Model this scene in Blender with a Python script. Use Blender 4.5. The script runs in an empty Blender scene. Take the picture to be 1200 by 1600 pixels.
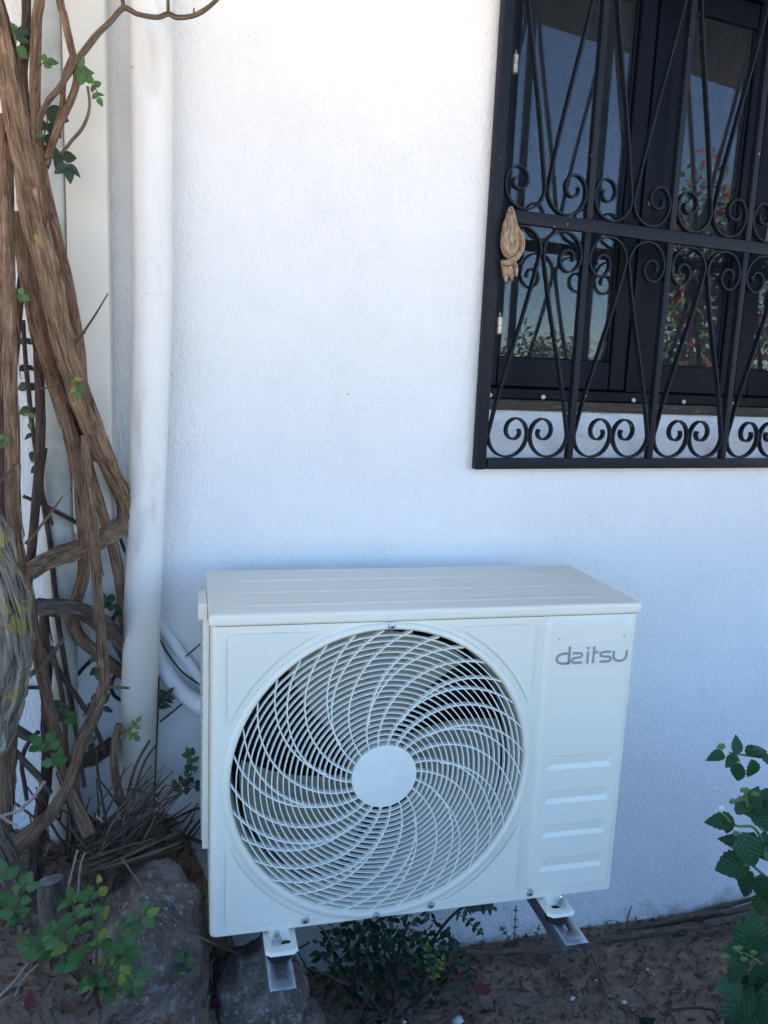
import bpy, bmesh, math, random
from mathutils import Vector, Matrix, Euler, noise
random.seed(7)
R = math.radians
sc = bpy.context.scene
COL = sc.collection
OZ = 0.40                      # height of the unit's underside above the soil

# ------------------------------------------------------------------ camera
CAM = Vector((-0.0342, -1.2461, 0.9600 + OZ))
ROT = Euler((R(80.284), R(-2.414), R(-13.522)), 'XYZ')
FPX = 1243.9
cd = bpy.data.cameras.new('camera')
cd.sensor_fit = 'VERTICAL'; cd.sensor_height = 36; cd.lens = FPX / 1600 * 36
cd.clip_start = 0.02; cd.clip_end = 500
cam = bpy.data.objects.new('camera', cd); COL.objects.link(cam)
cam.location = CAM; cam.rotation_euler = ROT
sc.camera = cam

# ------------------------------------------------------------------ sky, sun, exposure
SUN_EL, SUN_AZ = R(52), R(-30)          # the sun stands behind the house: this side is in its shade
w = bpy.data.worlds.new('World'); sc.world = w; w.use_nodes = True
nt = w.node_tree
bg = nt.nodes['Background']
sky = nt.nodes.new('ShaderNodeTexSky'); sky.sky_type = 'NISHITA'; sky.sun_disc = False
sky.sun_elevation = SUN_EL; sky.sun_rotation = SUN_AZ; sky.air_density = 1.0; sky.dust_density = 0.0; sky.ozone_density = 6.0
nt.links.new(sky.outputs[0], bg.inputs[0]); bg.inputs[1].default_value = 0.075
sd = bpy.data.lights.new('sun', 'SUN'); sd.energy = 5.0; sd.angle = R(0.5); sd.color = (1, 0.88, 0.72)
so = bpy.data.objects.new('sun', sd); COL.objects.link(so)
sdir = Vector((math.sin(SUN_AZ) * math.cos(SUN_EL), math.cos(SUN_AZ) * math.cos(SUN_EL), math.sin(SUN_EL)))
so.rotation_euler = sdir.to_track_quat('Z', 'Y').to_euler(); so.location = (0, 4, 6)
vs = sc.view_settings; vs.view_transform = 'Standard'; vs.look = 'None'; vs.gamma = 1; vs.exposure = 2.88
vs.use_curve_mapping = False
sc.cycles.max_bounces = 7; sc.cycles.diffuse_bounces = 4; sc.cycles.glossy_bounces = 3; sc.cycles.caustics_reflective = False; sc.cycles.caustics_refractive = False

# ------------------------------------------------------------------ helpers
MW = ROT.to_matrix()
def ray(px, py):
    return MW @ Vector(((px - 600) / FPX, (800 - py) / FPX, -1))
def P(px, py, Y):
    d = ray(px, py); return CAM + d * ((Y - CAM.y) / d.y)
def G(px, py, z):
    d = ray(px, py); return CAM + d * ((z - CAM.z) / d.z)
def rad(p, rpx):
    return rpx * (-(MW.transposed() @ (p - CAM)).z) / FPX

def link(o, parent=None):
    COL.objects.link(o)
    if parent is not None:
        o.parent = parent
        o.matrix_parent_inverse = INV.get(parent.name, Matrix())
    return o
INV = {}
def tag(o, label=None, cat=None, group=None, kind=None):
    if label: o['label'] = label
    if cat: o['category'] = cat
    if group: o['group'] = group
    if kind: o['kind'] = kind
    return o
def thing(name, label, cat, loc=(0, 0, 0), group=None):
    o = bpy.data.objects.new(name, None); COL.objects.link(o); o.location = loc
    o.empty_display_size = 0.05
    INV[o.name] = Matrix.Translation(-Vector(loc))
    return tag(o, label, cat, group)
def mesh(name, verts, faces, mat, parent=None, smooth=False):
    me = bpy.data.meshes.new(name); me.from_pydata([tuple(v) for v in verts], [], faces); me.update()
    if smooth:
        me.polygons.foreach_set('use_smooth', [True] * len(me.polygons))
    if mat: me.materials.append(mat)
    return link(bpy.data.objects.new(name, me), parent)
def bobj(name, bm, mat, parent=None, smooth=False, angle=None):
    bmesh.ops.recalc_face_normals(bm, faces=bm.faces[:])
    me = bpy.data.meshes.new(name); bm.to_mesh(me); bm.free()
    if smooth:
        me.polygons.foreach_set('use_smooth', [True] * len(me.polygons))
        if angle is not None:
            me.set_sharp_from_angle(angle=angle)
    if mat: me.materials.append(mat)
    return link(bpy.data.objects.new(name, me), parent)
def inst(name, me, mtx, parent=None):
    o = bpy.data.objects.new(name, me); link(o, parent); o.matrix_basis = mtx
    return o
def box_bm(x0, x1, y0, y1, z0, z1, bev=0, seg=2, bm=None, fn=None):
    own = bm is None
    b = bmesh.new()
    vs_ = [b.verts.new((x, y, z)) for x in (x0, x1) for y in (y0, y1) for z in (z0, z1)]
    for f in ((0, 1, 3, 2), (4, 6, 7, 5), (0, 4, 5, 1), (2, 3, 7, 6), (0, 2, 6, 4), (1, 5, 7, 3)):
        b.faces.new([vs_[i] for i in f])
    if bev: bmesh.ops.bevel(b, geom=b.edges[:], offset=bev, segments=seg, affect='EDGES', profile=0.6)
    if fn:
        for v in b.verts: v.co = fn(v.co)
    if own: return b
    me = bpy.data.meshes.new('t'); b.to_mesh(me); b.free(); bm.from_mesh(me); bpy.data.meshes.remove(me)
    return bm
def box(name, x0, x1, y0, y1, z0, z1, mat, parent=None, bev=0, seg=2, fn=None):
    return bobj(name, box_bm(x0, x1, y0, y1, z0, z1, bev, seg, fn=fn), mat, parent, bev > 0, R(40))
def catmull(pts, n=6):
    out = []; m = len(pts)
    for i in range(m - 1):
        p0, p1, p2, p3 = pts[max(i - 1, 0)], pts[i], pts[i + 1], pts[min(i + 2, m - 1)]
        for k in range(n):
            t = k / n
            out.append(tuple(0.5 * (2 * b + (c - a) * t + (2 * a - 5 * b + 4 * c - d) * t * t + (3 * b - a - 3 * c + d) * t ** 3)
                             for a, b, c, d in zip(p0, p1, p2, p3)))
    out.append(tuple(pts[-1])); return out
ATT = []
def tube_geo(path, seg=8, rough=0.0, flat=None, cap=True, ridge=0, seed=0):
    """path: list of (x,y,z,r) -> verts, faces"""
    V, F = [], []
    pts = [Vector(p[:3]) for p in path]
    up = None; ATT.clear(); dist = 0.0
    for i, p in enumerate(pts):
        if i: dist += (p - pts[i - 1]).length
        t = (pts[min(i + 1, len(pts) - 1)] - pts[max(i - 1, 0)]).normalized()
        if up is None:
            up = Vector((0, 0, 1)) if abs(t.z) < .9 else Vector((0, -1, 0))
        n = (up - t * up.dot(t)).normalized(); up = n
        b = t.cross(n)
        for k in range(seg):
            a = 2 * math.pi * k / seg
            r = path[i][3]
            if rough:
                q = Vector((math.cos(a) * 1.2 + seed, math.sin(a) * 1.2, dist * 14))
                r *= 1 + rough * noise.noise(q) + rough * .6 * noise.noise(q * 2.7)
            if ridge:
                r *= 1 + ridge * .55 * noise.noise(Vector((math.cos(a) * 3.2, math.sin(a) * 3.2 + seed, i * .05))) + ridge * .35 * noise.noise(Vector((math.cos(a) * 7.5, math.sin(a) * 7.5 + seed, i * .09)))
            V.append(p + n * math.cos(a) * r + b * math.sin(a) * r)
            ATT.append((math.cos(a) * path[i][3] + seed, math.sin(a) * path[i][3], dist))
    for i in range(len(pts) - 1):
        for k in range(seg):
            k2 = (k + 1) % seg
            F.append((i * seg + k, i * seg + k2, (i + 1) * seg + k2, (i + 1) * seg + k))
    if cap:
        F.append(tuple(range(seg - 1, -1, -1))); F.append(tuple((len(pts) - 1) * seg + k for k in range(seg)))
    return V, F
def tube(name, path, mat, parent=None, seg=8, n=6, **k):
    V, F = tube_geo(catmull(path, n) if n > 1 else path, seg, **k)
    o = mesh(name, V, F, mat, parent, True)
    at = o.data.attributes.new('tube', 'FLOAT_VECTOR', 'POINT')      # grain runs along the stem
    at.data.foreach_set('vector', [c for a in ATT for c in a])
    return o
def lathe(name, prof, mat, parent, center, axis='Y', seg=64, angle=R(35)):
    """prof: list of (r, h) turned about the axis through center"""
    bm = bmesh.new(); rings = []
    for r, h in prof:
        ring = []
        for k in range(seg):
            a = 2 * math.pi * k / seg
            if axis == 'Y': co = (center[0] + r * math.cos(a), center[1] + h, center[2] + r * math.sin(a))
            else: co = (center[0] + r * math.cos(a), center[1] + r * math.sin(a), center[2] + h)
            ring.append(bm.verts.new(co))
        rings.append(ring)
    for a, b in zip(rings, rings[1:]):
        for k in range(seg):
            bm.faces.new((a[k], a[(k + 1) % seg], b[(k + 1) % seg], b[k]))
    if prof[0][0] < .02 and prof[0][0] > 0: bm.faces.new(rings[0])
    if prof[-1][0] < .08 and prof[0] != prof[-1]: bm.faces.new(rings[-1])
    return bobj(name, bm, mat, parent, True, angle)

# ------------------------------------------------------------------ materials
def new_mat(name):
    m = bpy.data.materials.new(name); m.use_nodes = True
    return m, m.node_tree, m.node_tree.nodes['Principled BSDF']
def nd(t, typ, **k):
    n = t.nodes.new(typ)
    for a, v in k.items():
        if a in n.inputs: n.inputs[a].default_value = v
        else: setattr(n, a, v)
    return n
def ramp(t, src, stops):
    r = t.nodes.new('ShaderNodeValToRGB'); e = r.color_ramp.elements
    while len(e) < len(stops): e.new(.5)
    for el, (p, c) in zip(e, stops):
        el.position = p; el.color = (*c, 1) if len(c) == 3 else c
    t.links.new(src, r.inputs[0]); return r.outputs[0]
def mixc(t, fac, a, b, mode='MIX'):
    m = t.nodes.new('ShaderNodeMix'); m.data_type = 'RGBA'; m.blend_type = mode
    if isinstance(fac, (int, float)): m.inputs[0].default_value = fac
    else: t.links.new(fac, m.inputs[0])
    for s, v in ((6, a), (7, b)):
        if isinstance(v, tuple): m.inputs[s].default_value = (*v, 1)
        else: t.links.new(v, m.inputs[s])
    return m.outputs[2]
def coords(t, kind='Object', scale=(1, 1, 1), rot=(0, 0, 0)):
    c = t.nodes.new('ShaderNodeTexCoord'); mp = t.nodes.new('ShaderNodeMapping')
    mp.inputs['Scale'].default_value = scale; mp.inputs['Rotation'].default_value = rot
    t.links.new(c.outputs[kind], mp.inputs[0]); return mp.outputs[0]
def noi(t, vec, scale, detail=4, rough=.55, dist=0):
    n = t.nodes.new('ShaderNodeTexNoise'); n.inputs['Scale'].default_value = scale; n.inputs['Detail'].default_value = detail
    n.inputs['Roughness'].default_value = rough; n.inputs['Distortion'].default_value = dist
    t.links.new(vec, n.inputs['Vector']); return n.outputs['Fac']
def bump(t, b, h, strength, dist, normal=None):
    n = t.nodes.new('ShaderNodeBump'); n.inputs['Strength'].default_value = strength; n.inputs['Distance'].default_value = dist
    t.links.new(h, n.inputs['Height'])
    if normal is not None: t.links.new(normal, n.inputs['Normal'])
    t.links.new(n.outputs[0], b.inputs['Normal']); return n.outputs[0]
def plain(name, col, rough=.5, var=.12, scale=30, metallic=0, bstr=0, bscale=200, spec=.5, coat=0):
    m, t, b = new_mat(name); v = coords(t)
    f = noi(t, v, scale)
    lo = tuple(c * (1 - var) for c in col); hi = tuple(min(1, c * (1 + var)) for c in col)
    t.links.new(ramp(t, f, [(.3, lo), (.7, hi)]), b.inputs['Base Color'])
    b.inputs['Roughness'].default_value = rough; b.inputs['Metallic'].default_value = metallic
    b.inputs['Specular IOR Level'].default_value = spec; b.inputs['Coat Weight'].default_value = coat
    if bstr: bump(t, b, noi(t, v, bscale), bstr, .002)
    return m
M = {}
def stucco():
    m, t, b = new_mat('white_stucco'); v = coords(t)
    f1 = noi(t, v, 2.2, 5, .6); f2 = noi(t, v, 14, 4)
    c = mixc(t, f2, (.80, .80, .79), (.86, .86, .85))
    c = mixc(t, ramp(t, f1, [(.58, (0, 0, 0)), (.85, (.2, .2, .2))]), c, (.76, .75, .72))
    sp = nd(t, 'ShaderNodeTexVoronoi'); sp.inputs['Scale'].default_value = 22; t.links.new(v, sp.inputs['Vector'])
    spots = ramp(t, sp.outputs['Distance'], [(.025, (1, 1, 1)), (.04, (0, 0, 0))])
    pick = ramp(t, noi(t, v, 5, 2), [(.60, (0, 0, 0)), (.66, (1, 1, 1))])
    c = mixc(t, mixc(t, 1.0, spots, pick, 'MULTIPLY'), c, (.2, .19, .18))
    sz = t.nodes.new('ShaderNodeSeparateXYZ'); t.links.new(v, sz.inputs[0])
    ad = t.nodes.new('ShaderNodeMath'); ad.operation = 'MULTIPLY_ADD'; ad.inputs[1].default_value = -2.6
    t.links.new(sz.outputs[2], ad.inputs[0]); t.links.new(noi(t, v, 24, 6, .7), ad.inputs[2])
    c = mixc(t, ramp(t, ad.outputs[0], [(.38, (0, 0, 0)), (.56, (.5, .5, .5))]), c, (.30, .27, .19))
    t.links.new(c, b.inputs['Base Color']); b.inputs['Roughness'].default_value = .85
    vs_ = coords(t, scale=(1.0, 1.0, .62), rot=(0, .25, 0))
    h1 = noi(t, vs_, 150, 2, .6, .6); h2 = noi(t, v, 40, 2, .55)
    n = bump(t, b, noi(t, v, 9, 2), .22, .02)
    n = bump(t, b, h2, .42, .005, n)
    bump(t, b, ramp(t, h1, [(.36, (0, 0, 0)), (.66, (1, 1, 1))]), .5, .0026, n)
    bn = t.nodes[-1]; t.links.new(ramp(t, noi(t, v, 2.6, 3), [(.38, (.42,) * 3), (.62, (.66,) * 3)]), bn.inputs['Strength'])
    return m
M['stucco'] = stucco()
def unit_paint():
    m, t, b = new_mat('unit_cream_paint'); v = coords(t)
    t.links.new(ramp(t, noi(t, v, 6), [(.3, (.885, .845, .70)), (.7, (.91, .87, .735))]), b.inputs['Base Color'])
    t.links.new(ramp(t, noi(t, v, 25), [(.3, (.34,) * 3), (.7, (.40,) * 3)]), b.inputs['Roughness'])
    return m
M['unit'] = unit_paint()
M['guard'] = plain('guard_wire', (.90, .88, .79), .35, .04)
M['fan'] = plain('fan_grey_plastic', (.30, .30, .235), .5, .1)
M['inner'] = plain('unit_inside_shade', (.010, .012, .014), .7, .2)  # near-black colour paints the shade inside the casing
M['fin'] = plain('coil_fin', (.07, .085, .09), .5, .2)
M['shroud'] = plain('shroud_paint', (.45, .47, .44), .45, .06)
M['rubber'] = plain('rubber_black', (.012, .013, .016), .6, .2)
M['zinc'] = plain('zinc_steel', (.56, .60, .64), .28, .12, 60, 1)
M['galv'] = plain('galvanised_steel', (.30, .345, .39), .48, .14, 45, .9, .15, 300)
M['screw'] = plain('screw_steel', (.6, .62, .63), .42, .15, 300, .8)
M['letter'] = plain('logo_grey', (.46, .48, .48), .3, .08, metallic=.4)
M['sticker'] = plain('logo_sticker', (.90, .86, .73), .12, .04, 40)
M['slot'] = plain('slot_grey_paint', (.55, .57, .56), .4, .05)  # plain grey for the base tray and flank louvres
def pvc():
    m, t, b = new_mat('white_pvc'); v = coords(t)
    c = mixc(t, noi(t, v, 9), (.74, .73, .69), (.81, .80, .765))
    st = noi(t, coords(t, scale=(1, 1, .28)), 16, 5, .6, .6)
    c = mixc(t, ramp(t, st, [(.56, (0, 0, 0)), (.76, (.6, .6, .6))]), c, (.44, .40, .33))
    sp = nd(t, 'ShaderNodeTexVoronoi'); sp.inputs['Scale'].default_value = 15; t.links.new(v, sp.inputs['Vector'])
    c = mixc(t, ramp(t, sp.outputs['Distance'], [(.03, (1, 1, 1)), (.05, (0, 0, 0))]), c, (.25, .23, .2))
    t.links.new(c, b.inputs['Base Color']); b.inputs['Roughness'].default_value = .42
    bump(t, b, noi(t, v, 30), .08, .003)
    return m
M['pvc'] = pvc()
M['duct'] = plain('duct_cream_plastic', (.68, .66, .58), .45, .05, 8)
M['grey_pipe'] = plain('grey_fibre_pipe', (.52, .53, .47), .75, .25, 14, bstr=.4, bscale=60)
M['foam'] = plain('insulation_white', (.76, .78, .80), .6, .05, 20, bstr=.3, bscale=90)
M['cable'] = plain('black_cable', (.012, .013, .017), .45, .2)
def iron():
    m, t, b = new_mat('grille_black_paint'); v = coords(t)
    c = mixc(t, noi(t, v, 40), (.006, .009, .015), (.012, .017, .026))
    f = noi(t, v, 55, 6, .7)
    g = noi(t, v, 6, 2)
    chips = mixc(t, 1.0, ramp(t, f, [(.675, (0, 0, 0)), (.69, (1, 1, 1))]), ramp(t, g, [(.5, (0, 0, 0)), (.6, (1, 1, 1))]), 'MULTIPLY')
    c = mixc(t, chips, c, (.62, .60, .56))
    t.links.new(c, b.inputs['Base Color']); b.inputs['Roughness'].default_value = .5; b.inputs['Specular IOR Level'].default_value = .16
    bump(t, b, noi(t, v, 160, 3), .25, .001)
    return m
M['iron'] = iron()
M['win'] = plain('window_dark_paint', (.003, .005, .012), .45, .2, 20, spec=.12)
def oldwood():
    m, t, b = new_mat('old_sill_wood'); v = coords(t, scale=(1, 1, 8))
    f = noi(t, v, 26, 6, .65)
    t.links.new(ramp(t, f, [(.35, (.018, .014, .012)), (.62, (.06, .045, .036)), (.76, (.42, .40, .36))]), b.inputs['Base Color'])
    b.inputs['Roughness'].default_value = .7; bump(t, b, f, .5, .003); return m
M['sillwood'] = oldwood()
def glass():
    m, t, b = new_mat('window_glass')
    b.inputs['Base Color'].default_value = (.9, .95, 1, 1); b.inputs['Roughness'].default_value = .0
    b.inputs['Transmission Weight'].default_value = 1; b.inputs['IOR'].default_value = 1.95
    return m
M['glass'] = glass()
def screenmat():
    m, t, b = new_mat('insect_screen_mesh'); v = coords(t)
    b.inputs['Base Color'].default_value = (.010, .018, .032, 1); b.inputs['Roughness'].default_value = .7
    def wv(direction, sc_):
        n = t.nodes.new('ShaderNodeTexWave'); n.wave_type = 'BANDS'; n.bands_direction = direction
        n.inputs['Scale'].default_value = sc_; n.inputs['Distortion'].default_value = .9; n.inputs['Detail'].default_value = 1
        n.inputs['Detail Scale'].default_value = .25
        t.links.new(v, n.inputs['Vector']); return n.outputs['Fac']
    a = mixc(t, 1.0, ramp(t, wv('X', 100), [(.35, (0, 0, 0)), (.9, (1, 1, 1))]), ramp(t, wv('Z', 100), [(.35, (0, 0, 0)), (.9, (1, 1, 1))]), 'LIGHTEN')
    t.links.new(ramp(t, a, [(0, (.12,) * 3), (1, (.40,) * 3)]), b.inputs['Alpha']); return m
M['screen'] = screenmat()
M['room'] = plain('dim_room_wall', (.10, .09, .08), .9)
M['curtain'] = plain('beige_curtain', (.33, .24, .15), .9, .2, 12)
M['rope'] = None
def ropemat():
    m, t, b = new_mat('weathered_rope')
    an = t.nodes.new('ShaderNodeAttribute'); an.attribute_name = 'tube'; mp = t.nodes.new('ShaderNodeMapping'); mp.inputs['Scale'].default_value = (1, 1, .2); mp.inputs['Rotation'].default_value = (.3, .2, 0)
    t.links.new(an.outputs['Vector'], mp.inputs[0]); v = mp.outputs[0]
    f = noi(t, v, 420, 4, .65, .4)
    t.links.new(ramp(t, f, [(.34, (.07, .042, .026)), (.5, (.33, .235, .155)), (.68, (.56, .45, .34))]), b.inputs['Base Color'])  # darkest tone paints shade into the crevices between fibres
    b.inputs['Roughness'].default_value = .95; bump(t, b, f, .8, .003); return m
M['rope'] = ropemat()
M['brass'] = plain('tarnished_hinge', (.34, .31, .25), .42, .3, 90, .7)
def bark(name, dark, mid, lite, lichen=0.0, moss=(.46, .30, .03), st=(1, 1, .12)):
    m, t, b = new_mat(name); u = coords(t)
    an = t.nodes.new('ShaderNodeAttribute'); an.attribute_name = 'tube'; mp = t.nodes.new('ShaderNodeMapping'); mp.inputs['Scale'].default_value = st
    t.links.new(an.outputs['Vector'], mp.inputs[0]); v = mp.outputs[0]
    f = noi(t, v, 230, 5, .7, .5); g = noi(t, u, 26, 4)
    c = ramp(t, f, [(.33, dark), (.50, mid), (.72, lite)])  # dark stop also paints shade into the crevices, beside the bark's own tones
    c = mixc(t, ramp(t, g, [(.4, (0, 0, 0)), (.75, (.5, .5, .5))]), c, tuple((a + d) / 2 for a, d in zip(mid, lite)))
    if lichen:
        l = noi(t, u, 17, 5, .65, .4)
        c = mixc(t, ramp(t, l, [(.70 - lichen, (0, 0, 0)), (.735 - lichen, (1, 1, 1))]), c, mixc(t, noi(t, u, 90), moss, (.30, .30, .16)))
    t.links.new(c, b.inputs['Base Color']); b.inputs['Roughness'].default_value = .9
    n = bump(t, b, f, 1.0, .008); bump(t, b, noi(t, u, 260, 3), .5, .0015, n); return m
M['bark'] = bark('brown_bark', (.030, .016, .010), (.20, .113, .066), (.46, .305, .20), .0)
M['bark_l'] = bark('lichen_bark', (.032, .018, .011), (.23, .137, .08), (.52, .36, .235), .085)
M['bark_g'] = bark('grey_lichen_bark', (.03, .025, .02), (.20, .165, .125), (.55, .48, .385), .12)
M['bark_grey'] = bark('grey_brown_bark', (.03, .022, .016), (.14, .105, .08), (.30, .245, .195), .0)
M['bark_dk'] = bark('dark_stem_bark', (.022, .014, .011), (.075, .046, .034), (.16, .108, .08), .0)
M['twig'] = bark('dry_twig_bark', (.035, .023, .014), (.145, .098, .06), (.32, .24, .16), .0)
M['cutwood'] = plain('grey_cut_wood', (.27, .27, .27), .9, .3, 60, bstr=.5)
M['pale_twig'] = plain('bleached_twig', (.30, .245, .18), .85, .2, 80)
def leafmat(name, a, b_, tr=.25, rough=.45, spec=.4):
    m, t, b = new_mat(name)
    oi = t.nodes.new('ShaderNodeObjectInfo'); v = coords(t)
    c = mixc(t, oi.outputs['Random'], a, b_)
    c = mixc(t, noi(t, v, 5), c, tuple(x * .62 for x in a))
    sx = t.nodes.new('ShaderNodeSeparateXYZ'); t.links.new(v, sx.inputs[0])
    def mth(op, p, q=None):
        n = t.nodes.new('ShaderNodeMath'); n.operation = op
        for k, val in enumerate((p, q)):
            if val is None: continue
            if isinstance(val, (int, float)): n.inputs[k].default_value = val
            else: t.links.new(val, n.inputs[k])
        return n.outputs[0]
    ax = mth('ABSOLUTE', sx.outputs[0]); side = mth('PINGPONG', mth('SUBTRACT', sx.outputs[1], mth('MULTIPLY', ax, .9)), .075)
    vein = mth('MINIMUM', mth('MULTIPLY', ax, 1.0), side)
    c = mixc(t, ramp(t, vein, [(.004, (.28,) * 3), (.016, (0,) * 3)]), c, tuple(min(1, x * 1.7 + .03) for x in b_))
    bump(t, b, ramp(t, side, [(0, (0,) * 3), (.05, (1,) * 3)]), .22, .014)
    t.links.new(c, b.inputs['Base Color']); b.inputs['Roughness'].default_value = rough
    b.inputs['Specular IOR Level'].default_value = spec
    tl = t.nodes.new('ShaderNodeBsdfTranslucent'); t.links.new(c, tl.inputs[0])
    ms = t.nodes.new('ShaderNodeMixShader'); ms.inputs[0].default_value = tr
    out = t.nodes['Material Output']
    t.links.new(b.outputs[0], ms.inputs[1]); t.links.new(tl.outputs[0], ms.inputs[2]); t.links.new(ms.outputs[0], out.inputs[0])
    return m
M['leaf'] = leafmat('green_leaf', (.06, .16, .045), (.12, .25, .065))
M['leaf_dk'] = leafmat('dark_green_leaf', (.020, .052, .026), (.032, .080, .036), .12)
M['leaf_y'] = leafmat('yellow_green_leaf', (.16, .26, .04), (.34, .36, .06), .3)
M['leaf_lan'] = leafmat('lantana_leaf', (.028, .095, .038), (.055, .15, .055), .18)
M['bloom'] = plain('white_bloom', (.80, .80, .70), .7, .1)
M['bud'] = plain('green_bud', (.16, .24, .07), .7, .3, 200)
M['bract'] = leafmat('magenta_bract', (.36, .02, .05), (.48, .03, .08), .3)
def dry(name, a, b_, rough=.85):
    m, t, b = new_mat(name); oi = t.nodes.new('ShaderNodeObjectInfo'); v = coords(t)
    c = mixc(t, oi.outputs['Random'], a, b_); c = mixc(t, noi(t, v, 90), c, tuple(x * .55 for x in a))
    t.links.new(c, b.inputs['Base Color']); b.inputs['Roughness'].default_value = rough; return m
M['dryred'] = dry('dry_red_leaf', (.11, .018, .02), (.20, .045, .03))
M['drybrown'] = dry('dry_brown_leaf', (.11, .06, .03), (.24, .14, .07))
M['litter'] = dry('leaf_litter_dark', (.085, .050, .032), (.12, .075, .05))
M['litter2'] = dry('leaf_litter_brown', (.20, .13, .082), (.26, .18, .12))
M['litter3'] = dry('leaf_litter_pale', (.26, .22, .17), (.36, .32, .26))
M['chalk'] = plain('white_stone_chip', (.58, .57, .54), .8, .12, 60, bstr=.4)
def soil():
    m, t, b = new_mat('brown_soil'); v = coords(t)
    f = noi(t, v, 40, 8, .7); g = noi(t, v, 5, 4)
    c = ramp(t, f, [(.3, (.15, .098, .068)), (.55, (.40, .28, .195)), (.8, (.55, .42, .31))])
    c = mixc(t, ramp(t, g, [(.35, (0, 0, 0)), (.7, (.6, .6, .6))]), c, (.44, .32, .225))
    sp = nd(t, 'ShaderNodeTexVoronoi'); sp.inputs['Scale'].default_value = 85; t.links.new(v, sp.inputs['Vector'])
    pick = ramp(t, noi(t, v, 60, 2), [(.60, (0, 0, 0)), (.64, (1, 1, 1))])
    c = mixc(t, mixc(t, 1.0, ramp(t, sp.outputs['Distance'], [(.18, (1, 1, 1)), (.24, (0, 0, 0))]), pick, 'MULTIPLY'), c, (.42, .39, .34))
    t.links.new(c, b.inputs['Base Color']); b.inputs['Roughness'].default_value = .95
    n = bump(t, b, f, 1.0, .02); bump(t, b, noi(t, v, 170, 4, .65), .9, .006, n); return m
M['soil'] = soil()
def bounce_paving():
    m, t, b = new_mat('pale_bounce_paving'); v = coords(t)
    t.links.new(ramp(t, noi(t, v, 3, 6), [(.3, (.64, .53, .39)), (.7, (.72, .60, .45))]), b.inputs['Base Color'])
    b.inputs['Roughness'].default_value = .9; return m
M['bounce_paving'] = bounce_paving()
def rockmat():
    m, t, b = new_mat('grey_boulder'); v = coords(t)
    f = noi(t, v, 9, 8, .68, .3); g = noi(t, v, 55, 6, .7)
    c = ramp(t, f, [(.32, (.075, .055, .042)), (.5, (.25, .19, .15)), (.68, (.42, .35, .295))])
    c = mixc(t, ramp(t, g, [(.52, (0, 0, 0)), (.66, (.8, .8, .8))]), c, (.52, .48, .44))
    c = mixc(t, ramp(t, noi(t, v, 90, 4, .7), [(.62, (0, 0, 0)), (.68, (1, 1, 1))]), c, (.72, .70, .66))
    t.links.new(c, b.inputs['Base Color']); b.inputs['Roughness'].default_value = .92
    n = bump(t, b, f, 1.0, .05); bump(t, b, g, 1.0, .014, n); return m
M['rock'] = rockmat()
M['tile'] = plain('roof_render', (.45, .40, .34), .9, .2, 5)
M['beam'] = plain('dark_roof_timber', (.014, .014, .016), .7, .3, 20)
M['green_far'] = leafmat('garden_tree_leaf', (.05, .10, .03), (.09, .15, .05))

# ------------------------------------------------------------------ ground
def ground_z(x, y):
    z = 0.012 * noise.noise(Vector((x * 4, y * 4, 0))) + .006 * noise.noise(Vector((x * 13, y * 13, 3)))
    m = max(0, min(1, (0.13 - x) / .22)); q = max(0, min(1, (y + .30) / .62))
    z += .41 * m * m * (3 - 2 * m) * q * (1.5 - .5 * q * q)
    return z if -2 < x < 3 and -2 < y < .8 else z * .3
def axis(lo, hi, a, b, step, far):
    out = [v for v in far if v < a]
    n = int((b - a) / step); out += [a + (b - a) * i / n for i in range(n + 1)]
    return out + [v for v in far if v > b]
far = [-250, -120, -60, -30, -15, -8, -5, -3.5, -2.6, -2.0, -1.5, 1.0, 2.2, 2.6, 3.2, 4.5, 6, 9, 15, 30, 60, 120, 250]
gx = axis(0, 0, -1.0, 2.0, .03, far); gy = axis(0, 0, -.7, .55, .03, far)
gv = [(x, y, ground_z(x, y)) for y in gy for x in gx]
nx = len(gx)
gf = [(j * nx + i, j * nx + i + 1, (j + 1) * nx + i + 1, (j + 1) * nx + i) for j in range(len(gy) - 1) for i in range(nx - 1)]
tag(mesh('ground', gv, gf, M['soil'], None, True), kind='structure')
tb = bmesh.new(); box_bm(-14, 18, -18, -2.8, -.1, .05, bm=tb)
tag(bobj('bounce_terrace', tb, M['bounce_paving']), kind='structure')  # unseen pale ground added to bounce warm sunlight onto the upper wall

# ------------------------------------------------------------------ house
A8 = R(8.3); CA, SA = math.cos(A8), math.sin(A8)
WX0, WY0 = .565, .40
def WP(s, d, z):            # window frame of reference: s along the wall, d into the house, z above the unit's underside
    return Vector((WX0 + s * CA - d * SA, WY0 + s * SA + d * CA, z + OZ))
def WF(v): return WP(v.x, v.y, v.z)
def y_up(x):
    q = (x - WX0) / .03
    return WY0 + math.tan(A8) * .03 * (math.log1p(math.exp(q)) if q < 30 else q)
def wall_y(x, z):
    foot = .36 + .025 * max(0, min(1, (x - .2) / .5))
    q = max(0, min(1, z / 1.16)); t = 1 - (1 - q) ** 1.5
    return foot + (y_up(x) - foot) * t + .003 * noise.noise(Vector((x * 2.2, z * 2.2, 1)))
S0, S1, ZB, ZT = .012, 1.165, .775, 1.95       # window opening
house = thing('house', 'white rough-plastered house wall behind the outdoor unit', 'house', (0, .4, 0))
x_l, x_r = WX0 + S0 * CA, WX0 + S1 * CA
xs = sorted(set([-4, -3, -2, -1.5] + [-1.2 + .05 * i for i in range(35)] + [x_l + .0 * 1] + [x_l + (x_r - x_l) * i / 12 for i in range(13)] + [x_r + .05, x_r + .2, 2.2, 2.6, 3.2, 4, 5, 6]))
xs = [x for i, x in enumerate(xs) if i == 0 or x - xs[i - 1] > 1e-4]
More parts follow.
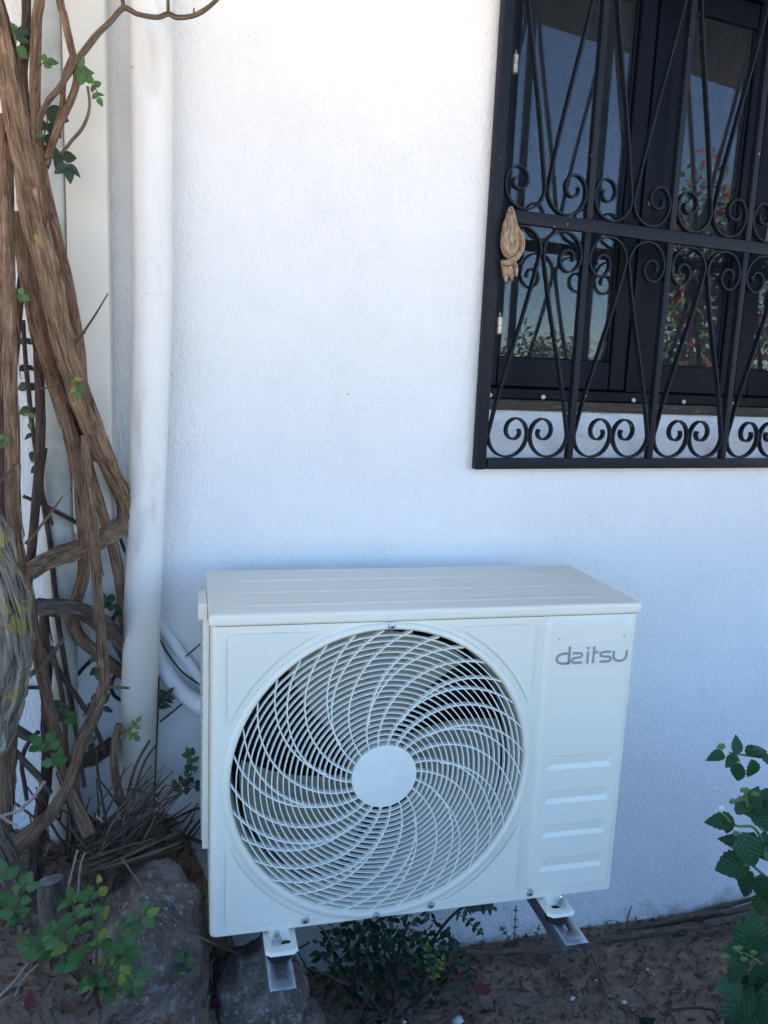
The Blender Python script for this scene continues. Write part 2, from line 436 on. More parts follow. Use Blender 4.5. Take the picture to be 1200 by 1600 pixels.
zs = [-.15, 0] + [.06 * i for i in range(1, 20)] + [ZB + OZ] + [ZB + OZ + .09 * i for i in range(1, 13)] + [ZT + OZ, 2.45, 2.8, 3.2]
zs = sorted(z for z in zs if not (0 < abs(z - (ZB + OZ)) < .02) and not (0 < abs(z - (ZT + OZ)) < .03))
V, F = [], []
for z in zs:
    for x in xs: V.append((x, wall_y(x, z), z))
n_ = len(xs)
for j in range(len(zs) - 1):
    for i in range(n_ - 1):
        cx, cz = (xs[i] + xs[i + 1]) / 2, (zs[j] + zs[j + 1]) / 2
        if x_l < cx < x_r and ZB + OZ < cz < ZT + OZ: continue
        F.append((j * n_ + i, j * n_ + i + 1, (j + 1) * n_ + i + 1, (j + 1) * n_ + i))
mesh('wall', V, F, M['stucco'], house, True)
# sides, back and roof close the house so that it throws the shade this side lies in
hb = bmesh.new()
box_bm(-4.0, -3.9, .42, 6, -.1, 3.2, bm=hb); box_bm(5.9, 6.0, 1.25, 6, -.1, 3.2, bm=hb); box_bm(-4, 6, 6, 6.1, -.1, 3.2, bm=hb)
bobj('outer_wall', hb, M['stucco'], house)
rb = bmesh.new(); box_bm(-4.3, 6.3, .22, 6.4, 3.203, 3.35, bm=rb)
bobj('roof', rb, M['tile'], house)
prf = bmesh.new(); box_bm(-4.3, 6.3, -1.5, .2185, 3.21, 3.30, bm=prf)
bobj('porch_roof', prf, M['beam'], house)
for i in range(9):
    box('rafter', -4.0 + i * 1.2, -3.9 + i * 1.2, -1.46, .2, 3.09, 3.209, M['beam'], house)
# reveal of the window opening
def quadstrip(name, pts, mat, parent):
    return mesh(name, pts, [(i, i + 1, i + 3, i + 2) for i in range(0, len(pts) - 2, 2)], mat, parent)
D1 = .115
mesh('window_reveal', [WP(S0, -.001, ZB), WP(S0, D1 + .02, .88), WP(S0, -.001, ZT), WP(S0, D1 + .02, ZT), WP(S1, -.001, ZT), WP(S1, D1 + .02, ZT), WP(S1, -.001, ZB), WP(S1, D1 + .02, .88)],
     [(0, 1, 3, 2), (2, 3, 5, 4), (4, 5, 7, 6)], M['stucco'], house)
# sloping plastered sill
sv = []
for i in range(31):
    s = S0 + (S1 - S0) * i / 30
    for d, z in ((-.012, ZB - .012), (-.012, ZB + .004), (.0, ZB + .010), (.055, .838), (.10, .893)):
        sv.append(WP(s, d, z + .002 * noise.noise(Vector((s * 20, d * 30, z * 9)))))
mesh('window_sill', sv, [(i * 5 + k, i * 5 + k + 1, i * 5 + 6 + k, i * 5 + 5 + k) for i in range(30) for k in range(4)], M['stucco'], house, True)
wi = box('window', S0 + .003, S1 - .003, .088, .125, .893, .918, M['sillwood'], house, .004, fn=WF); wi['label'] = 'weathered dark timber sill rail of the window'
wf = bmesh.new()
def wbox(s0, s1, d0, d1, z0, z1, bev=.003): box_bm(s0, s1, d0, d1, z0, z1, bev, 1, bm=wf, fn=WF)
fr = [(S0 + .004, S1 - .004, .100, .15, .9185, .945), (S0 + .004, S0 + .05, .105, .15, .9455, ZT - .05), (S1 - .05, S1 - .004, .105, .15, .9455, ZT - .05), (S0 + .004, S1 - .004, .105, .15, ZT - .0495, ZT - .004)]
for a in fr:
    wbox(*a)
bobj('window_frame', wf, M['win'], house, True, R(40))
# casements: stiles, rails and panes
cas = [(.068, .483), (.537, .838), (.842, S1 - .052)]
box('mullion', .4835, .5365, .106, .149, .9455, ZT - .0505, M['win'], house, .003, fn=WF)
for s0, s1 in cas:
    wf = bmesh.new()
    wbox(s0, s0 + .048, .112, .146, .947, ZT - .052); wbox(s1 - .048, s1, .112, .146, .947, ZT - .052)
    wbox(s0 + .0485, s1 - .0485, .113, .145, .947, 1.018); wbox(s0 + .0485, s1 - .0485, .113, .145, ZT - .11, ZT - .052)
    wbox(s0 + .0485, s0 + .058, .118, .14, 1.0185, ZT - .1105, .002); wbox(s1 - .058, s1 - .0485, .118, .14, 1.0185, ZT - .1105, .002)
    ca = bobj('casement', wf, M['win'], house, True, R(40))
    box('pane', s0 + .047, s1 - .047, .1255, .1295, 1.016, ZT - .108, M['glass'], ca, fn=WF)
    box('insect_screen', s0 + .0575, s1 - .0575, .1208, .1210, 1.0175, ZT - .1095, M['screen'], ca, fn=WF)
for s in (.09, .235, .50, .66, .83, 1.0):
    p = WP(s, .094, .926)
    lathe('screw_head', [(.0055, .0), (.0055, -.002), (.003, -.004), (.0005, -.0045)], M['chalk'], house, p, seg=10)
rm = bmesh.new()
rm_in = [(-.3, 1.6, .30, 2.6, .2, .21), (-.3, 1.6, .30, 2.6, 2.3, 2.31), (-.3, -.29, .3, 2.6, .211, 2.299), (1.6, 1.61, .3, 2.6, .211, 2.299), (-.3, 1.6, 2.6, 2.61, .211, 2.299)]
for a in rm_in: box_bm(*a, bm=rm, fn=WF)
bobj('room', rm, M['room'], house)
cv, cf = [], []
for i in range(61):
    s = .58 + .42 * i / 60; d = .24 + .022 * math.sin(i * .85) + .01 * math.sin(i * .37)
    cv += [WP(s, d, .85), WP(s, d, 1.95)]
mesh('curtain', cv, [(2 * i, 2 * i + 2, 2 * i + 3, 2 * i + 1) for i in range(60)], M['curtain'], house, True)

# ------------------------------------------------------------------ window grille
gr = thing('window_grille', 'black wrought iron window grille with spiral scrolls', 'grille', WP(.0, 0, .77))
Z0, ZM, Z2 = .768, 1.299, 1.945                # underside, middle rail, top
box('frame_bar', .0, .0235, -.028, -.006, Z0, Z2, M['iron'], gr, .002, fn=WF)
box('frame_bar', 1.147, 1.173, -.03, -.006, Z0, Z2, M['iron'], gr, .002, fn=WF)
box('frame_bar', .0262, 1.1468, -.0295, -.0065, Z0 + .001, Z0 + .024, M['iron'], gr, .002, fn=WF)
box('frame_bar', .0262, 1.1468, -.0295, -.0065, Z2 - .025, Z2 - .001, M['iron'], gr, .002, fn=WF)
box('middle_rail', .0262, 1.1468, -.0262, -.0118, ZM - .0135, ZM + .0135, M['iron'], gr, .002, fn=WF)
BX = [.013, .241, .468, .695, .922, 1.16]
for b in BX[1:-1]:
    for z0, z1 in ((Z0 + .0242, ZM - .0137), (ZM + .0137, Z2 - .0252)):
        box('upright_bar', b - .0075, b + .0075, -.0255, -.0105, z0, z1, M['iron'], gr, .0015, fn=WF)
def scroll_path(zb, zt, bl, cw, cx):
    """one half of a lyre: coil at the bottom left, straight limb, coil below the top, left half; bl..cx"""
    # bottom coil: circle of radius rb against the left bar
    rb = (cx - bl) * .5 - .0025; cb = (bl + .001 + rb, zb + rb + .003)
    rt = rb * .98; ct = (cx - .0035 - rt, zt - rt - .003)
    pts = []
    def spiral(c, r, a0):
        out = []; sx = 1 if a0 > 1 else -1               # the inner coil sits off centre, towards the far side
        for i in range(21):
            a = a0 + math.pi * i / 20; out.append((c[0] + r * math.cos(a), c[1] + r * math.sin(a)))
        for i in range(1, 37):
            u = i / 36; a = a0 + math.pi + u * R(385); k = min(1, u * 385 / 90)
            rr = r * (.64 - .44 * max(0, u - .1) / .9); k = k * k * (3 - 2 * k)
            out.append((c[0] + sx * .36 * r + rr * math.cos(a), c[1] + sx * .15 * r * k + rr * math.sin(a)))
        return out
    lower = spiral(cb, rb, math.pi)          # starts at the left-most point heading down, then right and up
    upper = spiral(ct, rt, 0.0)              # starts at the right-most point heading up, then left and down
    a, b = lower[0], upper[0]
    limb = []
    for i in range(1, 14):
        u = i / 14; e = u + .022 * math.sin(2 * math.pi * u) * -1
        limb.append((a[0] + (b[0] - a[0]) * e, a[1] + (b[1] - a[1]) * u))
    return lower[::-1] + limb + upper
def strip(name, pts, parent, flip=False, mirror=None, wdt=.0125, th=.0042, d0=-.0245):
    V, F = [], []
    N = len(pts)
    for i, p in enumerate(pts):
        a, b = pts[max(i - 1, 0)], pts[min(i + 1, N - 1)]
        tx, tz = b[0] - a[0], b[1] - a[1]; L = math.hypot(tx, tz) or 1
        nx_, nz_ = -tz / L, tx / L
        for sx, dd in ((-1, 0), (1, 0), (1, wdt), (-1, wdt)):
            V.append(WP(p[0] + nx_ * sx * th / 2, d0 + dd, p[1] + nz_ * sx * th / 2))
    for i in range(N - 1):
        for k in range(4):
            F.append((i * 4 + k, i * 4 + (k + 1) % 4, i * 4 + 4 + (k + 1) % 4, i * 4 + 4 + k))
    F.append((3, 2, 1, 0)); F.append(tuple((N - 1) * 4 + k for k in range(4)))
    bm = bmesh.new(); bv = [bm.verts.new(v) for v in V]
    for f in F: bm.faces.new([bv[i] for i in f])
    return bobj(name, bm, M['iron'], parent, True, R(50))
for i in range(5):
    l = BX[i] + (.014 if i == 0 else .0078); r_ = BX[i + 1] - (.014 if i == 4 else .0078); c = (l + r_) / 2
    pl = scroll_path(Z0 + .0245, ZM - .0140, l, 1, c)
    pu = scroll_path(2 * ZM - Z2 + .0255, ZM - .0140, l, 1, c)
    for mir in (0, 1):
        q = [(2 * c - x, z) if mir else (x, z) for x, z in pl]
        strip('scroll', q, gr)
        strip('scroll', [(2 * c - x, 2 * ZM - z) if mir else (x, 2 * ZM - z) for x, z in pu], gr)
for px, py in ((805, 100), (780, 508)):
    p = P(px, py, .388)
    lathe('hinge', [(.002, .0), (.0065, .003), (.0065, .018), (.0055, .0185), (.0055, .0195), (.0065, .020), (.0065, .036), (.003, .040), (.002, .046)], M['brass'], gr, (p.x, p.y, p.z - .02), axis='Z', seg=14)
# knotted rag of old rope tied to the middle rail
rp = thing('rope_knot', 'frayed tan rope knotted round the middle rail of the grille', 'rope', P(798, 370, .36))
def pxpath(pts, Y): return [(*P(x, y, Y + (dy if len(q) else 0)), rad(P(x, y, Y), r)) for x, y, r, *q in pts for dy in (q[0] if q else 0,)]
loops = [[(797, 325, 3, .012), (795, 340, 5), (790, 360, 7), (787, 382, 7), (792, 398, 6), (801, 404, 4)],
         [(799, 324, 3, .012), (802, 338, 5), (806, 355, 6), (815, 370, 6.5), (815, 388, 6), (807, 403, 5)],
         [(798, 338, 6, -.008), (798, 352, 6.5, -.01), (798, 372, 7, -.012), (800, 392, 6.5, -.01), (797, 402, 4, -.004)],
         [(803, 346, 3, -.006), (807, 362, 5, -.012), (807, 384, 6, -.012), (800, 400, 4, -.004)],
         [(792, 350, 3, -.006), (791, 368, 5, -.010), (793, 386, 6, -.010), (799, 401, 4, -.004)],
         [(784, 408, 4, -.004), (792, 411, 6, -.012), (802, 407, 6, -.012), (812, 396, 5, -.004)],
         [(786, 411, 4, .002), (789, 420, 6), (790, 430, 6), (791, 441, 3)],
         [(795, 411, 4, .0), (797, 421, 5.5, -.004), (799, 430, 5, -.004), (800, 438, 2)],
         [(803, 408, 4, .0), (806, 420, 4.5), (807, 432, 2)],
         [(796, 330, 4, -.004), (798, 326, 4, .006), (800, 331, 4, .03)]]
for i, l in enumerate(loops):
    l = [(q[0], q[1], q[2] * .8, *q[3:]) for q in l]
    tube('strand', pxpath(l, .366), M['rope'], rp, 10, 6, rough=.25, ridge=.5, seed=i * 3.1)

# ------------------------------------------------------------------ outdoor unit
W, H, DEP, LH = .765, .5746, .285, .0213
FC = (.2936, .278); RC = .275
HB = H - LH
un = thing('air_conditioner_unit', 'cream white air conditioner outdoor unit with round spiral fan guard', 'air conditioner', (W / 2, .14, OZ))
def U(x, y, z): return Vector((x, y, z + OZ))
def UV(v): return Vector((v.x, v.y, v.z + OZ))
def rrect(x0, x1, z0, z1, r, n=5):
    out = []
    for cx, cz, a0 in ((x1 - r, z1 - r, 0), (x0 + r, z1 - r, 90), (x0 + r, z0 + r, 180), (x1 - r, z0 + r, 270)):
        for i in range(n + 1):
            a = R(a0 + 90 * i / n); out.append((cx + r * math.cos(a), cz + r * math.sin(a)))
    return out
# casing: front sheet with the fan hole, folded round to the sides (rounded vertical corners)
bm = bmesh.new()
cr = .012
prof = []                                   # plan outline, front left corner ... front right corner
for i in range(6):
    a = R(180 + 90 * i / 5); prof.append((cr + cr * math.cos(a), cr + cr * math.sin(a)))
prof_r = [(W - .004 - x, y) for x, y in prof][::-1]
plan = [(0, DEP - .004)] + prof + prof_r + [(W - .004, DEP - .004)]
def wallstrip(bm, pl, z0, z1):
    a = [bm.verts.new(U(x, y, z0)) for x, y in pl]; b = [bm.verts.new(U(x, y, z1)) for x, y in pl]
    for i in range(len(pl) - 1):
        bm.faces.new((a[i], a[i + 1], b[i + 1], b[i]))
    return a, b
wallstrip(bm, plan[:7], 0, HB); wallstrip(bm, plan[7:], 0, HB); wallstrip(bm, [plan[-1], plan[0]], 0, HB)
fx0, fx1 = plan[6][0], plan[7][0]
outer = [bm.verts.new(U(x, 0, z)) for x, z in ((fx0, 0), (fx1, 0), (fx1, HB), (fx0, HB))]
hole = [bm.verts.new(U(FC[0] + .2665 * math.cos(2 * math.pi * k / 96), 0, FC[1] + .2665 * math.sin(2 * math.pi * k / 96))) for k in range(96)]
ed = [bm.edges.new((l[i], l[(i + 1) % len(l)])) for l in (outer, hole) for i in range(len(l))]
bmesh.ops.triangle_fill(bm, use_beauty=True, use_dissolve=False, edges=ed)
bmesh.ops.remove_doubles(bm, verts=bm.verts[:], dist=1e-5)
bobj('casing', bm, M['unit'], un, True, R(30))
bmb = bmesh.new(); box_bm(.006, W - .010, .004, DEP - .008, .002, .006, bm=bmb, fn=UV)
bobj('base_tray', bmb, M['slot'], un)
# lid with skirt and three pressed ribs
bm = bmesh.new()
box_bm(-.004, W, -.004, DEP + .004, HB + .0007, H, .006, 3, bm=bm, fn=UV)
ld = bobj('lid', bm, M['unit'], un, True, R(50))
for yy in (.045, .125, .205):
    V, F = [], []
    NN = 40
    for i in range(NN + 1):
        x = .03 + (W - .06) * i / NN
        t = min(1, min(i, NN - i) / 3)
        hw = .002 + .0065 * t
        for dy, dz in ((-hw, -.0005), (-hw * .55, .0018 * t), (hw * .55, .0018 * t), (hw, -.0005)):
            V.append(U(x, yy + dy, H + dz))
    for i in range(NN):
        for k in range(3): F.append((i * 4 + k, i * 4 + 4 + k, i * 4 + 5 + k, i * 4 + k + 1))
    mesh('lid_rib', V, F, M['unit'], ld, True)
# small carry lip on the left flank under the lid and the flank's air guard
box('side_handle', -.020, -.0042, .085, .175, H - .036, H - .006, M['unit'], un, .004, fn=UV)
box('side_guard', -.0115, -.0005, .105, .262, .10, H - .040, M['unit'], un, .003, fn=UV)
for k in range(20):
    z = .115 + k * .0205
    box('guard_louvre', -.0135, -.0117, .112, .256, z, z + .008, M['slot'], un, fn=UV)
box('valve_cover', W - .0038, W + .016, .08, .20, .165, .285, M['unit'], un, .006, fn=UV)
# raised corner fields
def raised(name, poly, thick, depth, y=-.0002, parent=un, mat=None):
    bm = bmesh.new(); f = bm.faces.new([bm.verts.new(U(x, y, z)) for x, z in poly])
    f.normal_update()
    if f.normal.y > 0: f.normal_flip(); f.normal_update()
    bmesh.ops.inset_region(bm, faces=[f], thickness=thick, depth=0, use_even_offset=True)
    for v in f.verts: v.co.y = y - depth
    me = bpy.data.meshes.new(name); bm.to_mesh(me); bm.free(); me.materials.append(mat or M['unit'])
    return link(bpy.data.objects.new(name, me), parent)
RA = .2865
def corner(x, z):
    sx = 1 if x > FC[0] else -1; sz = 1 if z > FC[1] else -1
    # meeting points of the field's straight edges with the arc
    ax = FC[0] + sx * math.sqrt(RA ** 2 - (z - FC[1]) ** 2); az = FC[1] + sz * math.sqrt(RA ** 2 - (x - FC[0]) ** 2)
    a0 = math.atan2(z - FC[1], ax - FC[0]); a1 = math.atan2(az - FC[1], x - FC[0])
    if a1 - a0 > math.pi: a1 -= 2 * math.pi
    if a0 - a1 > math.pi: a1 += 2 * math.pi
    m = .06 * (1 if a1 > a0 else -1)
    pts = [(FC[0] + RA * math.cos(a0 + m + (a1 - a0 - 2 * m) * i / 18), FC[1] + RA * math.sin(a0 + m + (a1 - a0 - 2 * m) * i / 18)) for i in range(19)]
    r = .012
    p_end = [(x, az + sz * .014), ]
    c = [(x - sx * r + sx * r * math.cos(t), z - sz * r + sz * r * math.sin(t)) for t in [R(90 * i / 5) for i in range(6)]]
    return pts + [(x - sx * .004, az + sz * .004)] + p_end + c + [(ax + sx * .014, z), (ax + sx * .004, z - sz * .004)]
for x, z in ((.026, .541), (.558, .541), (.026, .018), (.558, .018)):
    raised('corner_field', corner(x, z), .0032, .0036)
# service panel on the right with pressed louvre pockets
x0, x1, z0, z1 = .578, .750, .0185, .547
bm = bmesh.new()
o_ = rrect(x0, x1, z0, z1, .010); i_ = rrect(x0 + .008, x1 - .008, z0 + .005, z1 - .009, .006)
PD = -.0075
ov = [bm.verts.new(U(x, -.0002, z)) for x, z in o_]; iv = [bm.verts.new(U(x, PD, z)) for x, z in i_]
for k in range(len(ov)): bm.faces.new((ov[k], ov[(k + 1) % len(ov)], iv[(k + 1) % len(ov)], iv[k]))
loops_ = [iv]
for zt_, zb_ in ((.290, .262), (.221, .195), (.153, .127), (.085, .058)):
    xl, xr = .600, .729
    lv = [bm.verts.new(U(x, PD, z)) for x, z in ((xl, zb_), (xr, zb_), (xr - .002, zt_), (xl + .004, zt_))]
    dv = [bm.verts.new(U(x, PD + .0036, z)) for x, z in ((xl + .007, zb_ + .0085), (xr - .006, zb_ + .0085))]
    tv = [bm.verts.new(U(x, PD + .0012, z)) for x, z in ((xr - .0025, zt_ - .0015), (xl + .0045, zt_ - .0015))]
    bm.faces.new((lv[0], lv[1], dv[1], dv[0])); bm.faces.new((dv[0], dv[1], tv[0], tv[1])); bm.faces.new((tv[1], tv[0], lv[2], lv[3]))
    bm.faces.new((lv[1], lv[2], tv[0], dv[1])); bm.faces.new((lv[3], lv[0], dv[0], tv[1]))
    loops_.append(lv)
ed = []
for l in loops_:
    for k in range(len(l)):
        e = bm.edges.get((l[k], l[(k + 1) % len(l)])) or bm.edges.new((l[k], l[(k + 1) % len(l)]))
        ed.append(e)
bmesh.ops.triangle_fill(bm, use_beauty=True, use_dissolve=False, edges=ed)
pan = bobj('service_panel', bm, M['unit'], un, True, R(18))
# logo plate and lettering
lg = box('logo_plate', .592, .7405, PD - .0006, PD - .0001, .456, .506, M['sticker'], un, fn=UV)
def letter(name, strokes, x, sw=.0046):
    V, F = [], []
    for st in strokes:
        N = len(st); base = len(V)
        for i, p in enumerate(st):
            a, b = st[max(i - 1, 0)], st[min(i + 1, N - 1)]
            tx, tz = b[0] - a[0], b[1] - a[1]; L = math.hypot(tx, tz) or 1
            for s in (-1, 1):
                for dy in (0, -.0007):
                    V.append(U(x + p[0] * 1.36 - tz / L * s * sw / 2, PD - .0007 + dy, .4655 + p[1] + tx / L * s * sw / 2))
        for i in range(N - 1):
            q = base + i * 4
            F += [(q + 1, q + 3, q + 7, q + 5), (q, q + 1, q + 5, q + 4), (q + 2, q + 6, q + 7, q + 3)]
        F += [(base, base + 2, base + 3, base + 1), (base + 4 * N - 4, base + 4 * N - 3, base + 4 * N - 1, base + 4 * N - 2)]
    mesh(name, V, F, M['letter'], lg)
def arc(cx, cz, rx, rz, a0, a1, n=12): return [(cx + rx * math.cos(R(a0 + (a1 - a0) * i / n)), cz + rz * math.sin(R(a0 + (a1 - a0) * i / n))) for i in range(n + 1)]
xh = .0225
letter('letter_d', [[(.0195, .0335), (.0195, .0)] , [(.0195, .002)] + arc(.011, .0112, .0088, .0092, 270, 90) + [(.0172, .0204)]], .598)
letter('letter_a', [[(.003, .0205)] + arc(.011, .0162, .0052, .0043, 90, -90, 8) + arc(.0068, .0068, .005, .0045, 90, 270, 8) + [(.017, .0023)]], .6275)
letter('letter_i', [[(.0, .0), (.0, .0225)], [(.0, .0268), (.0, .0312)]], .661)
letter('letter_t', [[(.0, .0315), (.0, .0)], [(.0024, .0205), (.0068, .0205)]], .6725)
letter('letter_s', [[(.0155, .0205)] + arc(.0058, .0162, .005, .0043, 90, 270, 8) + arc(.0112, .0068, .0052, .0045, 90, -90, 8) + [(.0005, .0023)]], .6850)
letter('letter_u', [[(.0, .0222)] + arc(.0095, .0115, .0095, .0095, 180, 360) + [(.019, .0222)]], .7125)
for x in (.603, .731):
    lathe('emboss_mark', [(.0022, 0), (.0018, -.0008), (.0005, -.001)], M['screw'], un, U(x, PD, .513), seg=10)
# fan collar, guard rings, spiral ribs, hub cap
cl = lathe('fan_collar', [(RC, -.0003), (RC - .0015, -.0055), (RC - .004, -.0075), (RC - .0095, -.0075), (RC - .0125, -.004), (RC - .0135, .006), (RC - .016, .045), (RC - .018, .055)], M['unit'], un, U(FC[0], 0, FC[1]), seg=128, angle=R(40))
gd = lathe('fan_guard', [(.0575, .010), (.0575, -.0092), (.0565, -.0108), (.0545, -.0112)], M['guard'], un, U(FC[0], 0, FC[1]), seg=64, angle=R(30))
gd['label'] = 'blank round cap in the middle of the fan guard'
RI, RO, NR = .0575, .2620, 21
def dome(r): return -.0095 + .0075 * ((r - RI) / (RO - RI)) ** 2     # the guard is slightly domed
for k in range(1, NR):
    r = RI + (RO - RI) * k / NR; y0 = dome(r)
    lathe('guard_ring', [(r - .0009, y0), (r + .0009, y0), (r + .0007, y0 + .0085), (r - .0007, y0 + .0085), (r - .0009, y0)], M['guard'], gd, U(FC[0], 0, FC[1]), seg=96, angle=R(40))
def rib(a_hub, r0, off0=0, off1=0):
    N = 36; V, F = [], []; phi = 0; pts = []
    for i in range(N + 1):
        r = RI - .002 + (RO + .001 - RI) * i / N
        al = R(10 + 52 * i / N)
        pts.append((r, phi + off0 + (off1 - off0) * i / N)); phi -= math.tan(al) * (RO - RI) / N / r
    pts = [p for p in pts if p[0] >= r0]
    for i, (r, f) in enumerate(pts):
        x, z = r * math.cos(a_hub + f), r * math.sin(a_hub + f)
        j, k = max(i - 1, 0), min(i + 1, len(pts) - 1)
        tx = pts[k][0] * math.cos(a_hub + pts[k][1]) - pts[j][0] * math.cos(a_hub + pts[j][1])
        tz = pts[k][0] * math.sin(a_hub + pts[k][1]) - pts[j][0] * math.sin(a_hub + pts[j][1])
        L = math.hypot(tx, tz); nx_, nz_ = -tz / L, tx / L
        y0 = dome(r) - .0009
        for s, yy, tk in ((-1, y0, .00105), (1, y0, .00105), (1, y0 + .0125, .0008), (-1, y0 + .0125, .0008)):
            V.append(U(FC[0] + x + nx_ * s * tk, yy, FC[1] + z + nz_ * s * tk))
    for i in range(len(pts) - 1):
        for k in range(4): F.append((i * 4 + k, i * 4 + (k + 1) % 4, i * 4 + 4 + (k + 1) % 4, i * 4 + 4 + k))
    F.append((3, 2, 1, 0)); n4 = len(V) - 4; F.append((n4, n4 + 1, n4 + 2, n4 + 3))
    mesh('guard_rib', V, F, M['guard'], gd)
for k in range(11):
    a = 2 * math.pi * k / 11 + .1; q = 2 * math.pi / 33
    rib(a, 0); rib(a, 0, q * 1.5, q); rib(a, .100, q * 1.0, q * 2)
# fan, motor and coil behind the guard
for k in range(3):
    V, F = [], []
    for i in range(13):
        u = i / 12
        for j in range(9):
            r = .05 + .195 * j / 8; a = R(120 * k + 72) + R(80) * u - R(20) * (j / 8)
            y = .050 + .055 * (u - .5) * (.65 + .35 * j / 8) - .004 * math.sin(u * math.pi)
            V.append(U(FC[0] + r * math.cos(a), y, FC[1] + r * math.sin(a)))
    for i in range(12):
        for j in range(8): F.append((i * 9 + j, i * 9 + j + 1, i * 9 + 10 + j, i * 9 + 9 + j))
    mesh('fan_blade', V, F, M['fan'], un, True)
lathe('fan_hub', [(.055, .09), (.056, .03), (.05, .022), (.012, .020)], M['fan'], un, U(FC[0], 0, FC[1]), seg=40)
lathe('fan_shroud', [(.2555, .055), (.254, .085), (.262, .105)], M['shroud'], un, U(FC[0], 0, FC[1]), seg=96)
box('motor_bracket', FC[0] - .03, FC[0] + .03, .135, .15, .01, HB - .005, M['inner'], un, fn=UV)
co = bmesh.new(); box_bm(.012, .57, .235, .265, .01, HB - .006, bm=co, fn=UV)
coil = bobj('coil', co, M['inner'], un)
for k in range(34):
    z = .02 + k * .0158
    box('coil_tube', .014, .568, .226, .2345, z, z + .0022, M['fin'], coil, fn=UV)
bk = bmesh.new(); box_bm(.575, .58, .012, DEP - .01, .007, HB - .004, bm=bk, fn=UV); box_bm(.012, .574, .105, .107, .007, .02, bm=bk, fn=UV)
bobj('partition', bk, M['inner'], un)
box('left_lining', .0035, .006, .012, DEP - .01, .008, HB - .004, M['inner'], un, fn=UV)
# screws
def screw(x, z, y, r=.0052):
    s = lathe('screw', [(r * 1.35, 0), (r * 1.3, -.0008), (r, -.0012), (r * .92, -.0030), (r * .45, -.0038), (.0006, -.0032)], M['screw'], un, U(x, y, z), seg=18)
    bmx = bmesh.new()
    for a in (.4, .4 + math.pi / 2):
        ca, sa = math.cos(a), math.sin(a)
        box_bm(-r * .55, r * .55, -.0045, -.0036, -.0006, .0006, bm=bmx, fn=lambda v: U(x + v.x * ca - v.z * sa, y + v.y, z + v.x * sa + v.z * ca))
    bobj('cross_slot', bmx, M['rubber'], s)
for x, z, y in ((.295, FC[1] + .2690, -.0072), (.291, FC[1] - .2690, -.0072), (.164, .0115, 0), (.395, .0115, 0), (.590, .0115, 0)): screw(x, z, y)
# mounting feet, each with bolt and rubber damper
def foot(x0, x1, yf, bx):
    ft = thing_part = None
    bm = bmesh.new()
    zt = -.006
    o_ = [(x0, .03), (x0, yf + .008), (x0 + .008, yf), (x1 - .008, yf), (x1, yf + .008), (x1, .03)]
    # slotted plate, folded edges
    top = [bm.verts.new(U(x, y, zt)) for x, y in o_]
    cx, cy = (x0 + x1) / 2 + .002, (yf + .0) / 2 - .001
    sl = []
    for a in range(12):
        an = 2 * math.pi * a / 12; sx = .0095 if math.cos(an) > 0 else -.0095
        sl.append(bm.verts.new(U(cx + sx + .0055 * math.cos(an), cy + .0055 * math.sin(an), zt)))
    ed = [bm.edges.new((l[i], l[(i + 1) % len(l)])) for l in (top, sl) for i in range(len(l))]
    bmesh.ops.triangle_fill(bm, use_beauty=True, use_dissolve=False, edges=ed)
    rim = [bm.verts.new(U(x + (x - (x0 + x1) / 2) * .09, y - (.003 if y < 0 else 0), zt - .0055)) for x, y in o_]
    for i in range(len(o_) - 1): bm.faces.new((top[i], top[i + 1], rim[i + 1], rim[i]))
    slb = [bm.verts.new(v.co + Vector((0, 0, -.004))) for v in sl]
    for i in range(12): bm.faces.new((sl[i], sl[(i + 1) % 12], slb[(i + 1) % 12], slb[i]))
    # riser that ties the plate to the tray
    for i in range(1):
        a = [bm.verts.new(U(x, y, z)) for x, y, z in ((x0 + .010, -.016, zt + .0005), (x1 - .010, -.016, zt + .0005), (x1 - .014, .001, .004), (x0 + .014, .001, .004))]
        bm.faces.new(a)
        bm.faces.new([bm.verts.new(U(x, y, z)) for x, y, z in ((x0 + .010, -.016, zt + .0005), (x0 + .014, .001, .004), (x0 + .004, .012, zt + .0005))])
        bm.faces.new([bm.verts.new(U(x, y, z)) for x, y, z in ((x1 - .010, -.016, zt + .0005), (x1 - .014, .001, .004), (x1 - .004, .012, zt + .0005))])
    fo = bobj('mounting_foot', bm, M['unit'], un, True, R(20))
    lathe('rubber_damper', [(.012, -.0075), (.020, -.008), (.0215, -.016), (.0215, -.030), (.018, -.0305), (.01, -.0305)], M['rubber'], fo, U(cx - .004, cy, 0), axis='Z', seg=28)
    lathe('bolt', [(.002, zt - .002), (.0095, zt + .0004), (.0095, zt + .0022), (.0078, zt + .0024), (.0078, zt + .0045), (.0070, zt + .0048), (.0070, zt + .010), (.0042, zt + .0105), (.0044, zt + .012), (.0040, zt + .0135), (.0044, zt + .015), (.0040, zt + .0165), (.0043, zt + .018), (.003, zt + .021), (.0006, zt + .0213)], M['zinc'], fo, U(bx, cy + .001, 0), axis='Z', seg=6, angle=R(20))
foot(.093, .145, -.048, .1125)
foot(.612, .662, -.043, .645)

